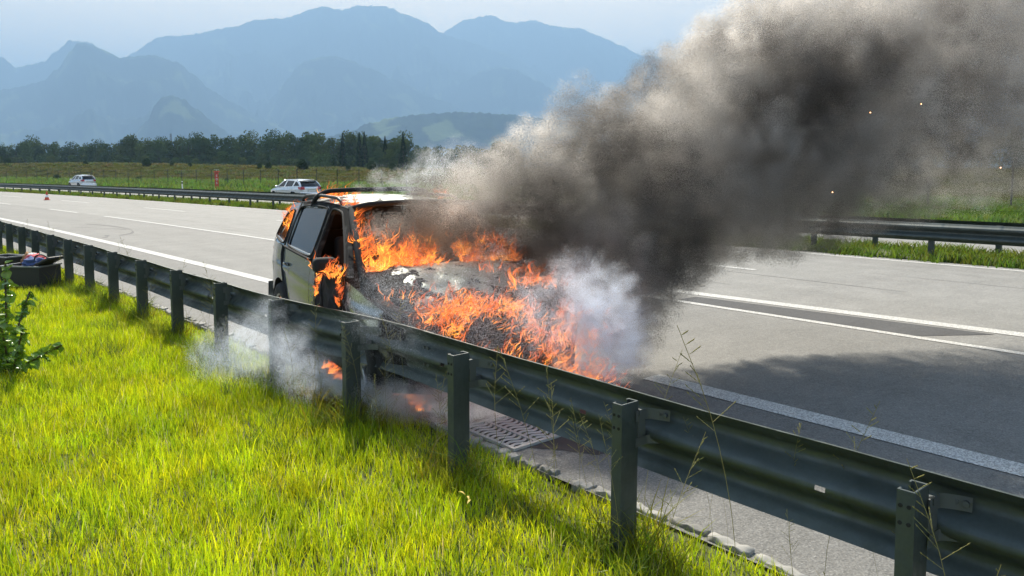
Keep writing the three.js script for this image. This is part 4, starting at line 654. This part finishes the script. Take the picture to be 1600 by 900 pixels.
blaze('pillar_flames', 'spiky flames along the windscreen pillar', (r) => { const t = r(); return [lerp(0.92, 0.36, t), lerp(1.08, 1.47, t), lerp(0.74, 0.64, t) - 0.03 * r()]; }, 260, { seed: 8, rise: 0.13, width: 0.006, wind: [0.5, 0, -0.9], turb: 0.7 });
blaze('roof_flames', 'low orange flames along the rear edge of the roof', patchy((r) => [lerp(-1.3, -0.7, r()), 1.56 + 0.03 * r(), lerp(0.5, 0.05, r() * r())], 6, 5, -0.2), 420, { seed: 9, rise: 0.15, width: 0.008, wind: [0.1, 0, -0.8] });
blaze('roof_flames', 'orange flames on the near front corner of the roof', patchy((r) => [lerp(-0.35, 0.26, r()), 1.52 + 0.03 * r(), lerp(0.62, 0.36, r())], 3, 7, -0.1), 380, { seed: 10, rise: 0.1, width: 0.007, wind: [0.2, 0, -0.7] });
blaze('roof_flames', 'small flames at the far end of the crossbar', (r) => [-0.6 + 0.14 * r(), 1.55 + 0.08 * r(), -0.62 - 0.1 * r()], 110, { seed: 11, rise: 0.14, width: 0.007 });
blaze('front_flames', 'tall salmon flames roaring from the front of the car', patchy((r) => { const x = 1.4 + 0.88 * Math.sqrt(r()), z = 0.80 - 0.22 * (x - 1.3) - 1.6 * r(), t = r(), low = sstep(0.3, -0.6, z); return [x, lerp(lerp(0.42, 0.06, low), 0.92 - 0.18 * low, t), z]; }, 15, 2.8, -0.06), 10500, { seed: 12, rise: 0.13, width: 0.0052, wind: [0.15, 0, -0.35], scale: 6.5, gain: 0.92 });
blaze('front_flames', 'loose flames rising over the edge of the bonnet', patchy((r) => [lerp(1.3, 2.0, r()), 0.9 + 0.08 * r(), lerp(-0.1, -0.72, r())], 18, 4, 0.1), 420, { seed: 13, rise: 0.2, width: 0.008, wind: [0.1, 0, -0.5], scale: 5, gain: 0.9 });
const groundFire = (label, x0, x1, z0, z1, n, seed) => blaze('ground_flames', label, patchy((r) => { const t = r(); return [lerp(x0, x1, t), 0.015 + 0.02 * r(), lerp(z0, z1, t) + 0.07 * (r() - 0.5) + 0.05 * n2(t * 6, seed)]; }, seed, 6, -0.2), n, { seed, rise: 0.09, width: 0.01, wind: [0.5, 0, -0.6] }, false);
groundFire('thin trail of burning fluid on the shoulder beyond the barrier', -6.55, -5.75, -3.35, -3.2, 900, 21);
groundFire('burning puddle on the shoulder between two barrier posts', -5.35, -4.75, -3.4, -3.25, 900, 22);
groundFire('small flames at the foot of the front wheel', -5.6, -5.3, -3.3, -3.2, 90, 23);
blaze('dripping_flames', 'drops of burning plastic falling from the mirror', (r) => [0.62 + 0.03 * r(), [0.62, 0.36, 0.5][Math.floor(r() * 3)] + 0.05 * r(), 0.97 + 0.02 * r()], 60, { seed: 24, rise: 0.05, width: 0.007 });
blaze('wheel_flames', 'small pink flames inside the rear wheel arch', (r) => [-1.35 + 0.12 * r(), 0.38 + 0.1 * r(), 0.84 + 0.05 * r()], 60, { seed: 25, rise: 0.08, width: 0.007 });
// the light the fire throws on the smoke, the cabin and the road
{
  const m = new THREE.Matrix4().makeRotationY(CAR_TURN).setPosition(...CAR_POS);
  for (const [x, y, z, I] of [[0.65, 1.2, 0.0, 0.3], [2.0, 0.8, -0.2, 0.15]]) { const l = new THREE.PointLight(lin(1, 0.36, 0.08), I); l.name = 'flame_light'; l.position.set(x, y, z).applyMatrix4(m); l.shadow.radius = 8; l.castShadow = true; scene.add(l); }
}

// ------------------------------------------------------------------ smoke: millions of very fine flakes of soot or vapour, as dense as the field is; set out cell by cell
let smokeCount = 0;
function flakes(seed, n, reach, side) {
  const q = rng(seed), pos = [], c = new THREE.Vector3(), v = new THREE.Vector3(), e = new THREE.Euler();
  for (let i = 0; i < n; i++) {
    c.set(q() + q() - 1, q() + q() - 1, q() + q() - 1).multiplyScalar(reach); e.set(q() * 6.28, Math.asin(2 * q() - 1), q() * 6.28); const s = side * (0.7 + 0.6 * q()) * 0.577;
    for (let k = 0; k < 3; k++) { v.set(Math.cos(k * 2.0944) * s, Math.sin(k * 2.0944) * s, 0).applyEuler(e).add(c); pos.push(v.x, v.y, v.z); }
  }
  const g = new THREE.BufferGeometry(); g.setAttribute('position', new THREE.Float32BufferAttribute(pos, 3)); g.computeVertexNormals(); return g;
}
function grain(cell, side, top) { const levels = []; for (let n = 3; n < top * 1.45; n = Math.ceil(n * 1.45)) levels.push(n); return { cell, area: 0.5 * 0.433 * side * side * 1.03, levels, geos: levels.map((n, i) => flakes(900 + i, n, cell * 0.85, side)) }; }
const SOOT = grain(0.11, 0.0034, 2400), MIST = grain(0.075, 0.0016, 3000);
function smoke(name, label, lo, hi, sigma, mat, field, tint, kind) {
  const g = stuff(name, label, 'smoke'), cell = kind.cell, L = kind.levels, r = rng(Math.abs(lo[0] * 1000 + hi[1] * 77 + 5)), lists = L.map(() => []);
  for (let x = lo[0]; x < hi[0]; x += cell) for (let y = lo[1]; y < hi[1]; y += cell) for (let z = lo[2]; z < hi[2]; z += cell) {
    const px = x + cell * (0.3 + 0.4 * r()), py = y + cell * (0.3 + 0.4 * r()), pz = z + cell * (0.3 + 0.4 * r()), d = field(px, py, pz); if (d <= 0.002) continue;
    const n = d * sigma * cell ** 3 / kind.area; let i = L.length - 1; while (i > 0 && L[i] > n) i--;
    if (n < L[0]) { if (r() > n / L[0]) continue; } else if (i < L.length - 1 && r() < (n - L[i]) / (L[i + 1] - L[i])) i++;
    lists[i].push({ x: px, y: Math.max(py, cell * 0.9), z: pz, rx: Math.floor(r() * 4) * 1.5708, ry: Math.floor(r() * 4) * 1.5708, rz: Math.floor(r() * 4) * 1.5708, s: 1, c: tint ? tint(px, py, pz, r) : undefined });
  }
  lists.forEach((l, i) => { smokeCount += l.length; if (l.length) instanced('smoke_flakes', kind.geos[i], mat, l, g); }); return g;
}
const sootMat = phys(1, 1, 1, { roughness: 1, transmission: 1, thickness: 0, specularIntensity: 0 });
const at3 = (px, py, d) => { const [x, z] = seen(px, d); return [x, EYE + (HORIZON - py) / FOCAL * d, z]; };
const billow = (x, y, z) => { const k = 1.35, a = 0.22 * n3(x * 1.1, y * 1.1, z * 1.1 + 4), b = 0.22 * n3(x * 1.1 + 9, y * 1.1, z * 1.1); x += a; y += b; let s = 0, w = 0.5, f = k; for (let i = 0; i < 4; i++, w *= 0.52, f *= 2.1) s += w * (1 - 2 * Math.abs(n3(x * f, y * f, z * f + i * 13))); return s; };
{
  // the plume's spine: [picture x, picture y, depth, radius], set out in metres from there
  const spine = [[610, 375, 6.75, 0.20, 0.8], [680, 350, 6.7, 0.34, 1], [760, 335, 6.75, 0.46, 1], [850, 320, 6.9, 0.58, 1.1], [940, 320, 7.1, 0.78, 1.1], [1020, 290, 7.3, 0.82, 1.1], [1100, 248, 7.6, 0.92, 1.2], [1190, 208, 7.9, 1.1, 1.25], [1290, 160, 8.2, 1.2, 0.9], [1400, 120, 8.5, 1.32, 0.6], [1530, 80, 8.8, 1.5, 0.5], [1680, 30, 9.2, 1.65, 0.4]].map(([a, b, d, R, k]) => [...at3(a, b, d), R, k]);
  // separate billows that stand out of the plume's edge, and the low dark smoke in front of the bonnet
  const puffs = [[840, 235, 7.1, 0.24, 1.3], [905, 205, 7.3, 0.3, 1.2], [955, 190, 7.5, 0.3, 1.1], [1030, 165, 7.6, 0.34, 1.0], [1100, 130, 7.9, 0.4, 0.9], [1180, 90, 8.1, 0.5, 0.8], [1215, 20, 8.4, 0.55, 0.7], [780, 270, 6.9, 0.22, 0.9], [880, 400, 6.5, 0.42, 1.2], [960, 420, 6.6, 0.5, 1.3], [1025, 385, 7.0, 0.45, 1.4], [1000, 460, 6.6, 0.26, 0.9], [930, 480, 6.3, 0.32, 0.7], [1100, 325, 7.5, 0.42, 1.5], [1180, 280, 7.8, 0.45, 1.5], [860, 340, 6.6, 0.3, 1.2], [995, 500, 6.0, 0.22, 1.1], [985, 550, 5.7, 0.15, 0.9], [1030, 450, 6.5, 0.22, 1.1], [1025, 130, 7.6, 0.26, 0.8], [900, 160, 7.3, 0.2, 0.8]].map(([a, b, d, R, k]) => [...at3(a, b, d), R, k]);
  const field = (x, y, z) => {
    let f = 0, k = 1;
    for (let i = 0; i < spine.length - 1; i++) { const A = spine[i], B = spine[i + 1], dx = B[0] - A[0], dy = B[1] - A[1], dz = B[2] - A[2], t = clamp(((x - A[0]) * dx + (y - A[1]) * dy + (z - A[2]) * dz) / (dx * dx + dy * dy + dz * dz)), R = lerp(A[3], B[3], t), q = Math.hypot(x - A[0] - dx * t, y - A[1] - dy * t, (z - A[2] - dz * t)) / R; const v = 1.25 - q; if (v > f) { f = v; k = lerp(A[4], B[4], t); } }
    for (const p of puffs) { const v = 1.25 - Math.hypot(x - p[0], y - p[1], z - p[2]) / p[3]; if (v > f) { f = v; k = p[4]; } }
    if (f < 0.02) return 0;
    const a = x * RGT[0] + z * RGT[1], n = billow(x, y, z), thin = sstep(5.5, 1.5, a);
    return sstep(0.18, lerp(0.95, 0.55, thin), f * 0.8 + 0.8 * n) * k;
  };
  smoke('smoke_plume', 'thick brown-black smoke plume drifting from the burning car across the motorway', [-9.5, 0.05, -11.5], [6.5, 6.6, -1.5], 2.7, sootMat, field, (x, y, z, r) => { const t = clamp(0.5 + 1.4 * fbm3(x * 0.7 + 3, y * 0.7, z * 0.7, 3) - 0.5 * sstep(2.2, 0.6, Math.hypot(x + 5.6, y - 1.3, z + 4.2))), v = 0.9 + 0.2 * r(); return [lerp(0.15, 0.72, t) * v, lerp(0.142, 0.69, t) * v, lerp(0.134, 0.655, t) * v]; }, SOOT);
}
const pale = phys(0.70, 0.77, 0.88, { roughness: 1, transmission: 1, thickness: 0, specularIntensity: 0 });
const blob = (list, th = 0.2, amp = 0.6, fr = 2.2) => { const P = list.map(([a, b, d, R, k = 1, sy = 1]) => [...at3(a, b, d), R, k, sy]); return (x, y, z) => { let f = 0, k = 1; for (const p of P) { const v = 1.2 - Math.hypot(x - p[0], (y - p[1]) / p[5], z - p[2]) / p[3]; if (v > f) { f = v; k = p[4]; } } if (f <= 0) return 0; return sstep(th, 1.0, f * 0.8 + amp * billow(x * fr * 0.6, y * fr * 0.6, z * fr * 0.6)) * k; }; };
const around = (list) => { const lo = [1e9, 1e9, 1e9], hi = [-1e9, -1e9, -1e9]; for (const [a, b, d, R] of list) { const p = at3(a, b, d); for (let i = 0; i < 3; i++) { lo[i] = Math.min(lo[i], p[i] - R * 1.4); hi[i] = Math.max(hi[i], p[i] + R * 1.4); } } lo[1] = Math.max(lo[1], 0.03); return [lo, hi]; };
const vapour = phys(0.9, 0.92, 0.95, { roughness: 1, transmission: 1, thickness: 0, specularIntensity: 0 });
const wisps = (label, list, sigma, th, amp, fr, mat = pale) => { const [lo, hi] = around(list); smoke('pale_smoke', label, lo, hi, sigma, mat, blob(list, th, amp, fr), undefined, MIST); };
wisps('bluish white smoke billowing beside the front flames', [[925, 500, 5.3, 0.28], [945, 545, 5.2, 0.28], [915, 575, 5.2, 0.2], [945, 475, 5.4, 0.24], [965, 510, 5.4, 0.24, 0.9], [905, 440, 5.6, 0.22, 0.6], [880, 530, 5.2, 0.22, 0.35], [850, 480, 5.3, 0.24, 0.3]], 3.6, 0.16, 0.85, 3.0);
wisps('white smoke hugging the road under the barrier', [[640, 625, 5.55, 0.32, 1.2, 0.4], [700, 632, 5.35, 0.3, 1.2, 0.35], [590, 615, 5.75, 0.26, 1, 0.35], [740, 645, 5.2, 0.24, 1, 0.3], [530, 605, 5.9, 0.22, 0.7, 0.4]], 10.0, 0.08, 0.4, 2.5, vapour);
wisps('thin bluish smoke drifting over the grass at the barrier posts', [[380, 545, 6.3, 0.28, 0.8], [330, 560, 6.2, 0.22, 0.6], [440, 560, 6.1, 0.26, 0.8], [480, 590, 5.8, 0.22, 0.7], [410, 500, 6.5, 0.2, 0.5]], 2.2, 0.15, 0.6, 2.6);
wisps('white vapour curling off the hot roof', [[600, 287, 8.0, 0.16, 1], [640, 284, 8.0, 0.2, 1], [680, 275, 8.0, 0.28, 0.9], [720, 262, 8.0, 0.3, 0.6], [560, 296, 8.0, 0.1, 0.8]], 1.1, 0.2, 0.75, 3.2, vapour);
wisps('grey-blue haze of smoke over the bonnet and wing', [[600, 480, 5.6, 0.32, 0.6], [680, 470, 5.5, 0.36, 0.6], [760, 450, 5.6, 0.36, 0.6], [660, 530, 5.3, 0.3, 0.5], [760, 530, 5.2, 0.3, 0.6], [830, 520, 5.3, 0.3, 0.7]], 0.6, 0.1, 0.4, 2);
console.log('smoke clusters', smokeCount);
// glowing embers carried by the plume
{ const g = new THREE.TetrahedronGeometry(0.007), m = new THREE.MeshBasicMaterial({ color: lin(2.2, 1.1, 0.5) }); for (const [a, b, d] of [[1354, 177, 6.9], [1432, 164, 7], [1560, 262, 7], [1300, 300, 6.8]]) { const e = mesh('glowing_ember', g, m); e.position.set(...at3(a, b, d)); tag(e, 'tiny glowing ember floating in the smoke', 'ember', 'embers in the smoke'); } }
renderer.render(scene, camera);
